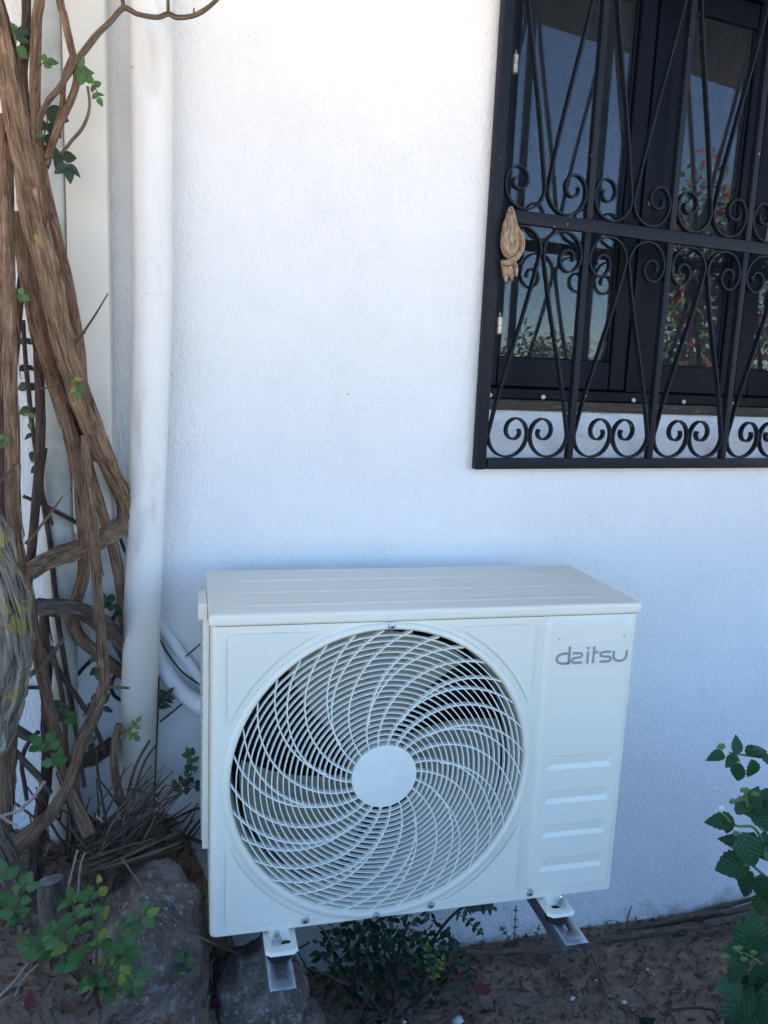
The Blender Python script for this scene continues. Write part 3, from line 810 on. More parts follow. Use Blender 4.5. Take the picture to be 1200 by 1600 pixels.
# ------------------------------------------------------------------ wall brackets: slotted steel channels
def bracket(x0, x1, yf, label):
    b_ = thing('wall_bracket', label, 'bracket', ((x0 + x1) / 2, .38, OZ - .06), 'steel brackets under the outdoor unit')
    zt, zb = -.0372, -.066; yb = .372; th = .0022
    bm = bmesh.new()
    top = [bm.verts.new(U(x, y, zt)) for x, y in ((x0, yf), (x1, yf), (x1, yb), (x0, yb))]
    loops = [top]
    for yc in (yf + .053, yf + .14, yf + .30):
        cx = (x0 + x1) / 2; l = []
        for a in range(12):
            an = 2 * math.pi * a / 12; sy = .014 if math.sin(an) > 1e-6 or a == 0 else -.014
            l.append(bm.verts.new(U(cx + .0052 * math.cos(an), yc + sy + .0052 * math.sin(an), zt)))
        loops.append(l)
    ed = [bm.edges.new((l[i], l[(i + 1) % len(l)])) for l in loops for i in range(len(l))]
    r_ = bmesh.ops.triangle_fill(bm, use_beauty=True, use_dissolve=False, edges=ed)
    for x in (x0, x1):
        q = [bm.verts.new(U(x, y, z)) for y, z in ((yf, zt), (yb, zt), (yb, zb), (yf, zb))]
        bm.faces.new(q)
    bmesh.ops.remove_doubles(bm, verts=bm.verts[:], dist=1e-5)
    o = bobj('channel', bm, M['galv'], b_, True, R(30))
    md = o.modifiers.new('thick', 'SOLIDIFY'); md.thickness = th; md.offset = 1
    md2 = o.modifiers.new('bev', 'BEVEL'); md2.width = .0008; md2.segments = 1; md2.limit_method = 'ANGLE'; md2.angle_limit = R(40)
    box('wall_plate', x0 - .012, x1 + .012, .366, .3725, -.30, -.012, M['galv'], b_, .001, fn=UV)
    for z in (-.05, -.25):
        lathe('anchor_bolt', [(.011, 0), (.011, -.002), (.007, -.0022), (.007, -.008), (.0006, -.0081)], M['zinc'], b_, U((x0 + x1) / 2, .366, z), seg=6, angle=R(20))
bracket(.0955, .1355, -.098, 'galvanised steel wall bracket under the fan end, above the boulder')
bracket(.627, .668, -.088, 'galvanised steel wall bracket under the service panel, above bare soil')

# ------------------------------------------------------------------ pipes on the wall
dp = thing('downpipe', 'stained white plastic downpipe standing beside the outdoor unit', 'downpipe', (-.14, .325, .30))
YP = .325; PR = .0352
def pipe_c(px0, px1, py): return (P(px0, py, YP) + P(px1, py, YP)) / 2
top = pipe_c(205, 272, 0); j1 = pipe_c(207, 271, 470); bot = pipe_c(184, 239, 1260)
top = j1 + Vector((.001, 0, 1)) * ((top.z - j1.z))
tp = top + (top - j1) * ((3.19 - top.z) / (top.z - j1.z))
tube('pipe', [(*bot, PR), (*bot.lerp(j1, .5), PR), (*bot.lerp(j1, .94), PR), (*(j1 + Vector((0, 0, .04))), PR), (*top, PR), (*tp, PR)], M['pvc'], dp, 48, 1)
sm = j1 + Vector((0, 0, .01))
tube('coupling_seam', [(*(sm + Vector((0, 0, -.0012))), PR + .0003), (*(sm + Vector((0, 0, .0012))), PR + .0003)], M['pvc'], dp, 48, 1)
# cream duct and old grey pipe to the left of it
def px_x(px, py, Y): return P(px, py, Y).x
du = thing('cable_duct', 'cream plastic pipe duct rising behind the brown stems', 'duct', (-.22, .38, .9))
DYF = .325
xl, xr = px_x(100, 230, DYF), px_x(168, 230, DYF)
zbot = P(170, 835, DYF).z
bm = box_bm(xl, xr, DYF, .397, zbot, 3.0, .006, 3)
bobj('cover', bm, M['duct'], du, True, R(40))
gp = thing('grey_pipe', 'old grey fibre cement pipe at the left, behind the stems', 'pipe', (-.3, .34, .5))
xa = px_x(82, 250, .35)
tube('pipe', [(xa - .012, .352, .20, .030), (xa - .006, .352, 1.2, .030), (xa, .352, 3.0, .030)], M['grey_pipe'], gp, 32, 1)

# refrigerant lines from the duct to the unit
def pxp(pts): return [(*P(x, y, Y), rad(P(x, y, Y), r)) for x, y, Y, r in pts]
tag(tube('insulated_line', pxp([(172, 815, .375, 9), (182, 868, .383, 9), (205, 925, .386, 9), (235, 985, .385, 12), (255, 1040, .378, 13), (278, 1074, .36, 13), (303, 1096, .33, 13.5), (330, 1110, .28, 14), (352, 1114, .22, 14)]), M['foam'], None, 20, 8), 'thick white insulated pipe curving low from downpipe into unit', 'pipe')
tag(tube('insulated_line', pxp([(160, 815, .378, 7), (172, 860, .384, 7), (205, 915, .388, 7.5), (240, 965, .386, 8), (262, 992, .384, 8), (288, 1028, .374, 8), (318, 1068, .34, 8), (350, 1090, .26, 8)]), M['foam'], None, 18, 8), 'thinner ribbed white pipe above the thick insulated one', 'pipe')
tag(tube('cable', pxp([(250, 1000, .375, 1.6), (263, 1022, .37, 1.6), (285, 1050, .355, 1.6), (316, 1072, .33, 1.6), (340, 1085, .28, 1.6)]), M['cable'], None, 8, 6), 'thin black cable between the two white pipes', 'cable')
tag(tube('cable', pxp([(30, 1070, .372, 3), (43, 1074, .372, 3), (82, 1073, .374, 3), (111, 1063, .376, 3), (131, 1043, .376, 3), (150, 1022, .378, 3), (168, 985, .38, 3), (190, 940, .384, 3)]), M['cable'], None, 10, 6), 'thick black cable sagging across the wall behind the stems', 'cable')
tag(tube('cable', pxp([(196, 1046, .37, 3), (180, 1056, .366, 3), (174, 1070, .364, 3), (178, 1086, .366, 3), (196, 1097, .37, 3), (225, 1105, .376, 3)]), M['cable'], None, 10, 6), 'short black cable loop at the left edge of the downpipe', 'cable')
tag(tube('cable', pxp([(249, 1020, .372, 2.6), (247, 1060, .37, 2.6), (245, 1120, .366, 2.6), (242, 1190, .362, 2.6), (240, 1260, .35, 2.6)]), M['cable'], None, 8, 5), 'straight black cable running down the right of the downpipe', 'cable')
tag(tube('cable', pxp([(170, 812, .366, 2.6), (186, 838, .37, 2.6), (196, 862, .374, 2.6), (214, 900, .38, 2.6)]), M['cable'], None, 8, 5), 'short black cable leaving the lower end of the duct', 'cable')

# ------------------------------------------------------------------ boulders and stump
def boulder(label, c, size, seed, name='boulder', mat=None, sub=5, amp=.22, group=None):
    bm = bmesh.new(); bmesh.ops.create_icosphere(bm, subdivisions=sub, radius=1)
    for v in bm.verts:
        d = v.co.normalized()
        r = 1 + amp * noise.noise(d * 1.3 + Vector((seed, 0, 0))) + amp * .5 * noise.noise(d * 3.1 + Vector((0, seed, 0))) + amp * .30 * (.5 - abs(noise.noise(d * 6 + Vector((0, 0, seed))))) + amp * .16 * noise.noise(d * 17 + Vector((0, 0, seed)))
        q = d * r
        m = max(abs(q.x), abs(q.y), abs(q.z)); q = q * (1 - .18 * (m - .58))        # slightly blocky
        v.co = Vector(c) + Vector((q.x * size[0], q.y * size[1], q.z * size[2]))
    return tag(bobj(name, bm, mat or M['rock'], None, True), label, 'rock', group)
def S(px, py, Y): return P(px, py, Y)
c = S(240, 1505, .10); boulder('large grey brown boulder beside the lower left corner of the unit', c, (.108, .12, .185), 3.3)
c = S(225, 1600, .05); boulder('low pale-flecked boulder in front of the large one, at the bottom edge', c, (.10, .07, .07), 8.1)
c = S(405, 1570, .13); boulder('broad grey boulder under the left steel bracket', c, (.105, .11, .125), 5.7)
c = S(468, 1600, .09); boulder('small dark stone right of the boulder under the bracket', c, (.05, .05, .05), 1.9)
st = thing('tree_stump', 'sawn grey-topped stump among the seedlings at the lower left', 'stump', S(92, 1480, .12))
p0 = S(92, 1490, .12); p1 = S(80, 1376, .14); r1 = rad(p1, 19)
tube('trunk', [(*p0, r1 * 1.5), (*(p0.lerp(p1, .5)), r1 * 1.15), (*p1, r1)], M['bark_grey'], st, 22, 8, rough=.3, ridge=.4)
n_st = (p1 - p0).normalized()
cut = []
for k in range(20):
    a = 2 * math.pi * k / 20; q = r1 * (.97 + .05 * math.sin(3 * a))
    cut.append(p1 + n_st * .0015 + Vector((math.cos(a) * q, math.sin(a) * q, 0)) - n_st * (n_st.dot(Vector((math.cos(a) * q, math.sin(a) * q, 0)))))
mesh('sawn_face', cut + [p1 + n_st * .004], [(k, (k + 1) % 20, 20) for k in range(20)], M['cutwood'], st)

# ------------------------------------------------------------------ climber: old trunks and stems in front of the wall
def stem(name, pts, mat, parent, seg=12, n=8, rough=.16, ridge=.12, seed=0.0):
    return tube(name, pxp(pts), M[mat], parent, seg, n, rough=rough, ridge=ridge, seed=seed)
cl_ = thing('climbing_shrub', 'old climber with many brown woody stems against the wall at left', 'climber', (-.25, .2, .42))
stems = [
 # px, py, depth, radius in px
 ('bark_l', [(-24, -40, .10, 20), (-2, 40, .11, 20), (28, 200, .13, 22), (67, 400, .16, 22.5), (107, 560, .20, 21), (148, 680, .25, 19), (182, 755, .29, 16), (196, 795, .315, 15), (188, 822, .315, 16), (130, 856, .28, 17), (80, 876, .24, 17), (44, 892, .21, 15)], 20, .22, .5),
 ('bark', [(8, 180, .16, 14), (9, 330, .16, 15), (14, 500, .15, 15), (19, 700, .14, 13.5), (19, 770, .14, 13), (27, 860, .14, 12), (43, 930, .15, 12), (52, 990, .16, 11.5), (64, 1050, .17, 11), (78, 1110, .18, 11), (90, 1155, .185, 11), (102, 1210, .19, 11.5), (122, 1266, .17, 12), (140, 1306, .14, 12)], 14, .16, .2),
 ('bark', [(62, -30, .22, 9), (58, 30, .22, 9), (55, 130, .22, 9.5), (58, 205, .22, 9), (66, 262, .225, 9), (74, 306, .23, 9), (92, 380, .235, 9), (108, 450, .24, 9), (124, 540, .25, 8.5), (134, 640, .26, 8), (150, 720, .27, 7)], 12, .14, .15),
 ('bark', [(92, -20, .20, 7), (100, 25, .20, 7), (110, 70, .20, 6.5), (120, 115, .20, 6.5), (114, 148, .205, 6.5), (96, 188, .21, 6.5), (80, 228, .22, 6), (70, 256, .225, 6)], 10, .12, .1),
 ('bark', [(112, 90, .195, 4.5), (100, 122, .2, 4.5), (97, 165, .21, 4.5), (88, 200, .21, 5), (72, 248, .22, 5)], 8, .12, .1),
 ('bark', [(30, 330, .20, 15), (38, 400, .21, 15.5), (48, 460, .215, 15.5), (63, 530, .225, 15), (83, 590, .235, 15), (102, 650, .245, 14.5), (117, 710, .255, 13.5), (127, 780, .26, 12), (131, 840, .27, 11.5), (129, 900, .285, 11.5), (119, 940, .295, 11.5), (115, 970, .30, 11), (127, 998, .305, 11), (150, 1018, .315, 10.5), (176, 1040, .335, 10), (200, 1058, .36, 9)], 14, .18, .25),
 ('bark', [(48, 360, .245, 11), (57, 425, .25, 11.5), (73, 495, .255, 11.5), (96, 575, .265, 11), (117, 650, .275, 11), (132, 710, .285, 11), (148, 765, .295, 11.5), (164, 815, .305, 12), (176, 855, .315, 12), (186, 905, .325, 11), (194, 960, .345, 10), (200, 1000, .365, 9)], 14, .18, .25),
 ('bark_dk', [(56, 480, .28, 8), (62, 600, .28, 8.5), (63, 690, .28, 8.5), (58, 760, .28, 8), (52, 833, .275, 8), (46, 890, .26, 8), (40, 930, .24, 8)], 12, .14, .15),
 ('bark_dk', [(36, 500, .32, 3.6), (41, 575, .32, 3.6), (54, 692, .32, 3.6), (70, 800, .32, 4), (77, 840, .32, 4.2), (84, 906, .32, 4.4), (90, 964, .31, 4.2), (99, 1022, .30, 4), (111, 1095, .29, 3.8), (122, 1165, .27, 3.6), (132, 1230, .25, 3.4)], 8, .1, .1),
 ('bark', [(132, 680, .215, 6), (137, 740, .21, 7), (143, 800, .205, 7.5), (148, 860, .20, 7.5), (153, 915, .195, 7.5), (157, 965, .19, 8), (161, 1022, .185, 8.5), (164, 1062, .18, 9), (155, 1097, .18, 9), (140, 1135, .175, 9.5), (127, 1160, .17, 10), (112, 1213, .17, 10.5), (97, 1242, .165, 11.5), (78, 1274, .16, 13), (50, 1300, .15, 15), (22, 1326, .14, 18), (0, 1360, .13, 20)], 14, .18, .2),
 ('bark_grey', [(30, 942, .20, 14), (50, 948, .205, 15), (73, 949, .215, 15.5), (100, 950, .23, 15.5), (122, 955, .25, 15.5), (146, 966, .275, 15), (170, 985, .30, 14.5), (188, 1006, .33, 14), (202, 1032, .365, 12)], 16, .26, .6),
 ('bark_g', [(-45, 780, .06, 34), (-22, 860, .06, 37), (-2, 930, .06, 38), (8, 1000, .06, 38), (4, 1070, .06, 37), (-16, 1130, .06, 36), (-40, 1200, .06, 38)], 26, .22, .7),
 ('bark', [(18, 1090, .16, 14), (13, 1160, .15, 14.5), (8, 1230, .14, 15), (2, 1300, .12, 17)], 14, .2, .3),
 ('bark_grey', [(-12, 1290, .08, 19), (8, 1335, .07, 19), (26, 1380, .06, 18), (36, 1420, .05, 16)], 16, .25, .5),
 ('bark_dk', [(68, 960, .30, 7), (73, 1030, .295, 7.5), (73, 1100, .285, 8), (73, 1160, .275, 8), (71, 1217, .26, 9), (63, 1270, .24, 11), (55, 1340, .21, 13), (50, 1390, .18, 14)], 12, .16, .25),
 ('bark_dk', [(60, 1143, .25, 3.4), (48, 1156, .25, 3.4), (38, 1173, .25, 3.4), (34, 1196, .25, 3.4), (38, 1222, .25, 3.4), (42, 1250, .25, 3.4)], 8, .1, .1),
 ('bark_grey', [(18, 1168, .24, 5), (40, 1192, .245, 5.2), (62, 1215, .25, 5.5), (78, 1240, .25, 5.5)], 8, .14, .15),
 ('bark_grey', [(22, 1138, .28, 8), (42, 1150, .29, 8.5), (60, 1158, .3, 8)], 10, .2, .2),
 ('bark_dk', [(100, 1195, .30, 11), (130, 1190, .30, 12), (158, 1176, .30, 13), (180, 1160, .31, 10)], 12, .2, .3),
 ('bark_dk', [(36, 775, .30, 3), (70, 790, .30, 3), (100, 806, .31, 3.4), (122, 818, .32, 3.2)], 8, .1, .1),
 ('bark_dk', [(82, 850, .33, 4), (92, 815, .33, 4), (103, 780, .335, 3.8), (110, 762, .34, 3)], 8, .1, .1),
 ('twig', [(345, -8, .20, 3), (335, 3, .20, 3.4), (318, 17, .20, 3.6), (300, 25, .20, 3.8), (277, 27, .20, 4), (263, 22, .20, 3.8), (245, 27, .20, 3.6), (215, 22, .20, 3.8), (193, 12, .20, 4.4), (172, 34, .195, 4.2), (150, 56, .195, 4.5), (118, 98, .19, 4.8), (92, 138, .195, 4.6), (74, 160, .2, 4.6), (62, 188, .21, 5), (60, 215, .215, 5), (64, 238, .22, 5.5), (72, 250, .22, 5)], 10, .18, .2),
 ('twig', [(193, 12, .20, 3.2), (190, -10, .205, 2.8)], 8, .1, .1),
 ('twig', [(263, 23, .20, 2.8), (262, -12, .205, 2.4)], 8, .1, .1),
 ('twig', [(303, 24, .20, 2), (303, 13, .20, 1.4)], 6, .1, .1),
 ('twig', [(74, 248, .22, 2.4), (95, 240, .215, 2.6), (112, 220, .21, 2.8), (130, 198, .205, 2.8), (140, 168, .20, 2.4), (137, 135, .20, 2)], 8, .14, .1),
 ('bark_dk', [(118, 536, .185, 2), (134, 514, .18, 1.9), (150, 490, .175, 1.6), (169, 458, .17, 1)], 6, .1, .1),
 ('bark_dk', [(128, 522, .182, 1.4), (134, 520, .18, 1.0)], 6, .1, .1),
 ('twig', [(58, 607, .20, 1.6), (74, 606, .19, 1.6), (92, 598, .18, 1.4)], 6, .1, .1),
 ('twig', [(0, 752, .12, 2.2), (12, 740, .12, 2), (30, 718, .12, 1.5)], 6, .1, .1),
 ('twig', [(40, 850, .12, 3.2), (56, 832, .13, 2.6), (80, 800, .15, 2), (98, 776, .16, 1.4)], 6, .1, .1),
 ('bark_grey', [(46, 1055, .12, 4.5), (66, 1040, .12, 4.2), (84, 1018, .12, 3.8), (100, 998, .12, 2.8)], 8, .14, .2),
 ('twig', [(166, 1073, .175, 3), (184, 1074, .165, 2.6), (202, 1075, .155, 1.8)], 6, .14, .2),
 ('bark_dk', [(60, 1000, .29, 5), (80, 1030, .29, 4.6), (104, 1066, .285, 4.2), (128, 1100, .28, 4), (150, 1140, .275, 3.6), (166, 1180, .27, 3.2)], 8, .1, .1),
 ('bark_dk', [(80, 1010, .28, 4), (92, 1060, .28, 4), (100, 1110, .27, 3.8), (103, 1160, .26, 3.6), (106, 1220, .25, 3.6)], 8, .1, .1),
 ('bark', [(186, 1131, .235, 5), (180, 1160, .235, 6), (178, 1195, .235, 7), (183, 1230, .235, 7), (192, 1262, .23, 6), (196, 1290, .22, 5)], 10, .16, .3),
 ('bark_grey', [(165, 1318, .20, 11), (195, 1312, .21, 13), (228, 1304, .22, 13), (256, 1297, .23, 11)], 16, .26, .6),
 ('bark_dk', [(72, 700, .31, 2.4), (66, 760, .31, 2.4), (82, 820, .315, 2.2)], 6, .1, .1),
 ('bark_dk', [(40, -30, .24, 8), (40, 60, .24, 8), (36, 120, .24, 8), (44, 200, .245, 7), (48, 320, .25, 7), (30, 470, .25, 8), (22, 560, .25, 8)], 12, .16, .2),
 ('bark_dk', [(-2, 250, .24, 12), (2, 420, .24, 12), (0, 620, .23, 12), (4, 760, .22, 12), (8, 860, .2, 11)], 12, .16, .2),
]
def peel(pts, mat, parent, n, seed):
    path = catmull(pxp(pts), 16); V, F, A = [], [], []
    P3 = [Vector(p[:3]) for p in path]; cum = [0.0]
    for a, b in zip(P3, P3[1:]): cum.append(cum[-1] + (b - a).length)
    for k in range(n):
        i0 = random.randrange(0, len(path) - 4); L = random.uniform(.03, .13); ang = random.uniform(0, 6.28); wd = random.uniform(.0012, .0042); n0 = len(V); j = i0; cnt = 0
        h0, h1 = random.uniform(.0, .0015), random.choice((.0008, .0015, .006))
        while j < len(path) - 1 and cum[j] - cum[i0] < L:
            t_ = (P3[min(j + 1, len(P3) - 1)] - P3[max(j - 1, 0)]).normalized(); u = (cum[j] - cum[i0]) / L
            nr = Vector((math.cos(ang + u * .25), math.sin(ang + u * .25), .3)); nr = (nr - t_ * nr.dot(t_)).normalized(); sd_ = t_.cross(nr)
            w_ = wd * (.35 + .65 * math.sin(math.pi * min(.98, u + .04))); r = path[j][3] * 1.03 + h0 + h1 * u * u
            for s_, dz in ((-1, 0), (0, .0008), (1, 0)):
                V.append(P3[j] + nr * (r + dz) + sd_ * s_ * w_); A += [seed + k * .37 + s_ * w_, dz * 3, cum[j]]
            cnt += 1; j += 1
        for q in range(cnt - 1):
            for m_ in range(2): F.append((n0 + q * 3 + m_, n0 + q * 3 + m_ + 1, n0 + q * 3 + 4 + m_, n0 + q * 3 + 3 + m_))
    o = mesh('peeling_bark', V, F, M[mat], parent, True); tag(o, kind='stuff')
    o.data.attributes.new('tube', 'FLOAT_VECTOR', 'POINT').data.foreach_set('vector', A)
for i, (mt, pts, seg, ro, ri) in enumerate(stems):
    big = max(q[3] for q in pts) > 12
    if pts[0][1] < 0 and pts[0][3] > 6: pts = [(pts[0][0] - 40, -620, pts[0][2] - .05, pts[0][3] * .8), (pts[0][0] - 14, -280, pts[0][2], pts[0][3] * .9)] + pts
    pts = [(x, y, Y, r * (.76 if 10 < r < 26 else .88 if r > 6 else 1)) for x, y, Y, r in pts]
    if big: peel(pts, mt, cl_, 150 if mt in ('bark_l', 'bark_g') else 70, i)
    stem('stem', pts, mt, cl_, seg * 2 if big else seg, 16 if big else 8, ro, ri * 1.3, i * 1.7)

# ------------------------------------------------------------------ leaves
def leaf_mesh(name, mat, w_=.6, tip=1.0, teeth=0.0, fold=.16, curl=.15, N=7):
    V, F = [], []
    for i in range(N + 1):
        u = i / N
        hw = w_ / 2 * (math.sin(math.pi * min(1, u ** .75)) ** (.8)) * (1 if u < .6 else 1 - (u - .6) * .35 * tip)
        if i in (0, N): hw = .012
        th = teeth * (1 if i % 2 else -1) if 0 < i < N else 0
        z = -curl * u * u
        V += [(-hw * (1 + th), u, z + fold * hw), (0, u, z), (hw * (1 + th), u, z + fold * hw)]
    for i in range(N):
        for k in range(2): F.append((i * 3 + k, i * 3 + k + 1, i * 3 + 4 + k, i * 3 + 3 + k))
    me = bpy.data.meshes.new(name); me.from_pydata(V, [], F); me.materials.append(M[mat])
    me.polygons.foreach_set('use_smooth', [True] * len(me.polygons)); me.update()
    return me
def variants(k, a):
    a = list(a) + [.0, .16, .15, 7][len(a) - 3:] if len(a) < 7 else list(a)
    return [leaf_mesh('leaf_' + k, a[0], a[1] * wv_, a[2], a[3], a[4] + fo, a[5] + cu, a[6]) for wv_, fo, cu in ((1, 0, 0), (.86, .22, .18), (1.08, -.1, -.25), (.95, .35, .32))]
LM = {k: variants(k, a) for k, a in dict(
    round=('leaf', .82, .6), round_dk=('leaf_dk', .85, .6), oval=('leaf', .58, 1.0, .0, .2), oval_dk=('leaf_dk', .55, 1.0, .0, .2), yel=('leaf_y', .6, .9, .0, .2),
    lobed=('leaf', .78, .9, .14, .12, .2, 9), lobed_y=('leaf_y', .74, .9, .14, .12, .2, 9), lan=('leaf_lan', .70, 1.1, .07, .22, .22, 13), box_dk=('leaf_dk', .46, .7, .0, .25, .1, 5)).items()}
def leaf_at(me, p, d, nrm, size, parent, name='leaf'):
    me = random.choice(me) if isinstance(me, list) else me
    y = d.normalized(); z = (nrm - y * nrm.dot(y)).normalized(); x = y.cross(z)
    m = Matrix((x, y, z)).transposed().to_4x4() @ Matrix.Diagonal((size * random.uniform(.9, 1.1), size, size, 1)); m.translation = p
    return inst(name, me, m, parent)
def rv(s=1.0): return Vector((random.uniform(-s, s), random.uniform(-s, s), random.uniform(-s, s)))
VIEW = lambda p: (CAM - p).normalized()
def sprig(parent, path, kinds, size_px, n, stem_r=1.2, stem_mat='twig', pair=True, spread=1.0, up=.35):
    pts = catmull(pxp([(x, y, Y, stem_r) for x, y, Y in path]), 8)
    tube('twig', pts, M[stem_mat], parent, 6, 1)
    for i in range(n):
        u = (i + .6) / n * (len(pts) - 1); k = min(int(u), len(pts) - 2)
        p = Vector(pts[k][:3]); t = (Vector(pts[k + 1][:3]) - p).normalized()
        for sgn in ((1, -1) if pair else ((1,) if i % 2 else (-1,))):
            v = VIEW(p); side = t.cross(v).normalized() * sgn
            d = side * spread + t * random.uniform(.2, .8) + rv(.35)
            me = LM[random.choice(kinds)]
            leaf_at(me, p, d, v + Vector((0, 0, up)) + rv(.55), rad(p, size_px * random.uniform(.75, 1.2)), parent)
    p = Vector(pts[-1][:3]); t = p - Vector(pts[-3][:3])
    leaf_at(LM[random.choice(kinds)], p, t, VIEW(p) + rv(.4), rad(p, size_px), parent)
def plant(name, label, cat, base, group=None): return thing(name, label, cat, base, group)
# leaves that sprout from the climber itself
sprig(cl_, [(118, 100, .19), (124, 108, .185), (134, 118, .18)], ['round', 'lobed'], 17, 3, 1.2)
sprig(cl_, [(143, 132, .2), (149, 138, .2), (154, 152, .2)], ['oval', 'round'], 13, 2, 1)
sprig(cl_, [(60, 105, .2), (68, 98, .2), (74, 97, .2)], ['round'], 16, 1, 1)
sprig(cl_, [(70, 165, .23), (74, 190, .23), (68, 215, .23), (70, 232, .23)], ['round_dk', 'oval_dk'], 30, 4, 1.2)
sprig(cl_, [(95, 238, .215), (103, 250, .21), (106, 262, .205)], ['oval_dk', 'round_dk'], 24, 2, 1)
sprig(cl_, [(24, 60, .22), (26, 50, .22), (24, 80, .22)], ['oval_dk', 'lobed'], 24, 4, 1)
sprig(cl_, [(40, 210, .19), (46, 212, .19), (54, 212, .19)], ['oval'], 14, 1, 1)
sprig(cl_, [(26, 462, .13), (30, 460, .13), (34, 462, .13)], ['round'], 13, 1, 1)
sprig(cl_, [(112, 588, .17), (118, 598, .17), (120, 612, .17)], ['round', 'yel'], 12, 2, 1)
sprig(cl_, [(40, 640, .13), (44, 645, .13), (46, 660, .13)], ['oval', 'yel'], 12, 1, 1)
sprig(cl_, [(2, 670, .12), (6, 680, .12), (4, 690, .12)], ['round'], 13, 1, 1)
iv_ = plant('ivy', 'hanging dark ivy strand with round leaves between the stems', 'ivy', S(45, 720, .34))
sprig(iv_, [(38, 520, .35), (42, 580, .35), (48, 640, .35), (55, 700, .35), (62, 735, .35)], ['round_dk'], 17, 7, 1.5)
sprig(iv_, [(70, 620, .345), (72, 660, .345), (76, 690, .345)], ['round_dk'], 16, 2, 1.3)
iv2 = plant('ivy', 'dark pinnate ivy sprig between the stems level with window sill', 'ivy', S(105, 760, .34))
sprig(iv2, [(108, 765, .34), (104, 748, .34), (94, 738, .34), (78, 734, .34), (70, 733, .34)], ['round_dk'], 13, 5, 1.2)
sprig(iv2, [(108, 755, .34), (104, 735, .34), (98, 718, .34)], ['round_dk'], 13, 3, 1.2)
iv3 = plant('ivy', 'small dark ivy sprig behind the long upright stem near the downpipe', 'ivy', S(180, 970, .35))
sprig(iv3, [(188, 965, .33), (176, 945, .33), (166, 935, .33)], ['oval_dk', 'round_dk'], 14, 4, 1.2)
sprig(iv3, [(150, 1020, .33), (152, 1035, .32), (153, 1050, .31)], ['round_dk', 'round'], 13, 2, 1.2)
iv4 = plant('ivy', 'green leafy shoot low between the stems left of the downpipe', 'ivy', S(95, 1150, .2))
sprig(iv4, [(72, 1098, .2), (84, 1104, .2), (96, 1112, .2), (108, 1122, .2)], ['round', 'round_dk'], 15, 5, 1.2)
sprig(iv4, [(84, 1200, .12), (78, 1172, .12), (74, 1158, .12), (60, 1165, .12)], ['round', 'lobed'], 19, 4, 1.2)
sprig(iv4, [(88, 1198, .15), (90, 1190, .15), (92, 1182, .15)], ['round'], 14, 2, 1.2)
sprig(iv4, [(130, 1120, .24), (138, 1100, .24), (148, 1098, .24), (160, 1104, .24)], ['oval_dk'], 20, 3, 1.2)
sprig(iv4, [(146, 1140, .24), (150, 1150, .24), (146, 1160, .24)], ['oval_dk'], 18, 1, 1.2)
yg = plant('young_shoot', 'yellow-green leafy shoot in front of the downpipe', 'shoot', S(186, 1170, .24))
sprig(yg, [(186, 1148, .235), (196, 1142, .23), (206, 1138, .225), (214, 1128, .22)], ['yel'], 13, 3, 1)
sprig(yg, [(186, 1148, .235), (202, 1145, .23), (210, 1150, .225)], ['yel', 'round'], 12, 2, 1)
bs = plant('ivy', 'dark sprig on the wall between the downpipe and unit', 'ivy', S(262, 1110, .35))
sprig(bs, [(250, 1108, .34), (256, 1096, .335), (262, 1086, .33)], ['oval_dk'], 15, 4, 1)
sp = plant('ivy', 'thin green sprig beside the left flank of the unit', 'ivy', S(285, 1240, .3))
sprig(sp, [(270, 1235, .28), (284, 1222, .27), (298, 1210, .265), (300, 1190, .26), (296, 1178, .26)], ['round_dk', 'round'], 12, 6, 1)
sprig(sp, [(262, 1228, .28), (282, 1228, .27), (300, 1228, .265), (312, 1226, .26)], ['round_dk'], 12, 3, 1)
# seedlings in front of the boulder
sdl = plant('seedling', 'leafy green seedling clump growing in front of the large boulder', 'plant', S(130, 1540, .04))
for path in ([(150, 1540, .05), (130, 1480, .03), (118, 1440, .02), (112, 1405, .01)], [(150, 1540, .05), (100, 1500, .02), (70, 1480, .0), (48, 1478, -.01)],
             [(150, 1540, .05), (150, 1470, .03), (146, 1430, .02), (140, 1398, .01)], [(155, 1540, .05), (120, 1490, .01), (95, 1465, -.01), (80, 1455, -.02)],
             [(155, 1545, .05), (180, 1470, .04), (200, 1445, .03), (228, 1430, .03)], [(160, 1550, .05), (185, 1510, .03), (196, 1490, .02), (200, 1478, .02)],
             [(160, 1560, .05), (200, 1540, .03), (212, 1520, .02), (206, 1548, .02)], [(150, 1540, .05), (170, 1500, .02), (178, 1490, .02), (190, 1505, .01)]):
    path = [(x, y, Y - .02 - (.075 if x > 125 else .03) * min(1, (i + 1) / 2)) for i, (x, y, Y) in enumerate(path)]
    sprig(sdl, path, ['lobed', 'lobed', 'round', 'lobed', 'lobed', 'round', 'lobed_y'], 22, 5, 1.2, spread=.9)
for x, y in ((165, 1415), (160, 1375), (166, 1450), (164, 1468), (158, 1385)):
    leaf_at(LM['lobed_y'], S(x, y, -.05), rv() + Vector((0, 0, -.5)), VIEW(S(x, y, -.05)) + rv(.4), rad(S(x, y, -.05), 22), sdl)
sd2 = plant('seedling', 'bright green seedling at the left edge beside the stump', 'plant', S(25, 1440, .02))
for path in ([(32, 1445, .02), (24, 1410, .01), (14, 1385, .0), (6, 1362, .0)], [(32, 1445, .02), (28, 1418, .01), (34, 1395, .0), (42, 1378, .0)], [(32, 1445, .02), (22, 1425, .01), (16, 1412, .01)]):
    sprig(sd2, path, ['lobed', 'round', 'lobed'], 20, 3, 1.2)
sd3 = plant('seedling', 'small green tuft on the right edge of the large boulder', 'plant', S(290, 1520, .06))
sprig(sd3, [(292, 1525, -.005), (290, 1510, -.01), (291, 1496, -.015)], ['oval', 'oval_dk'], 16, 3, 1)
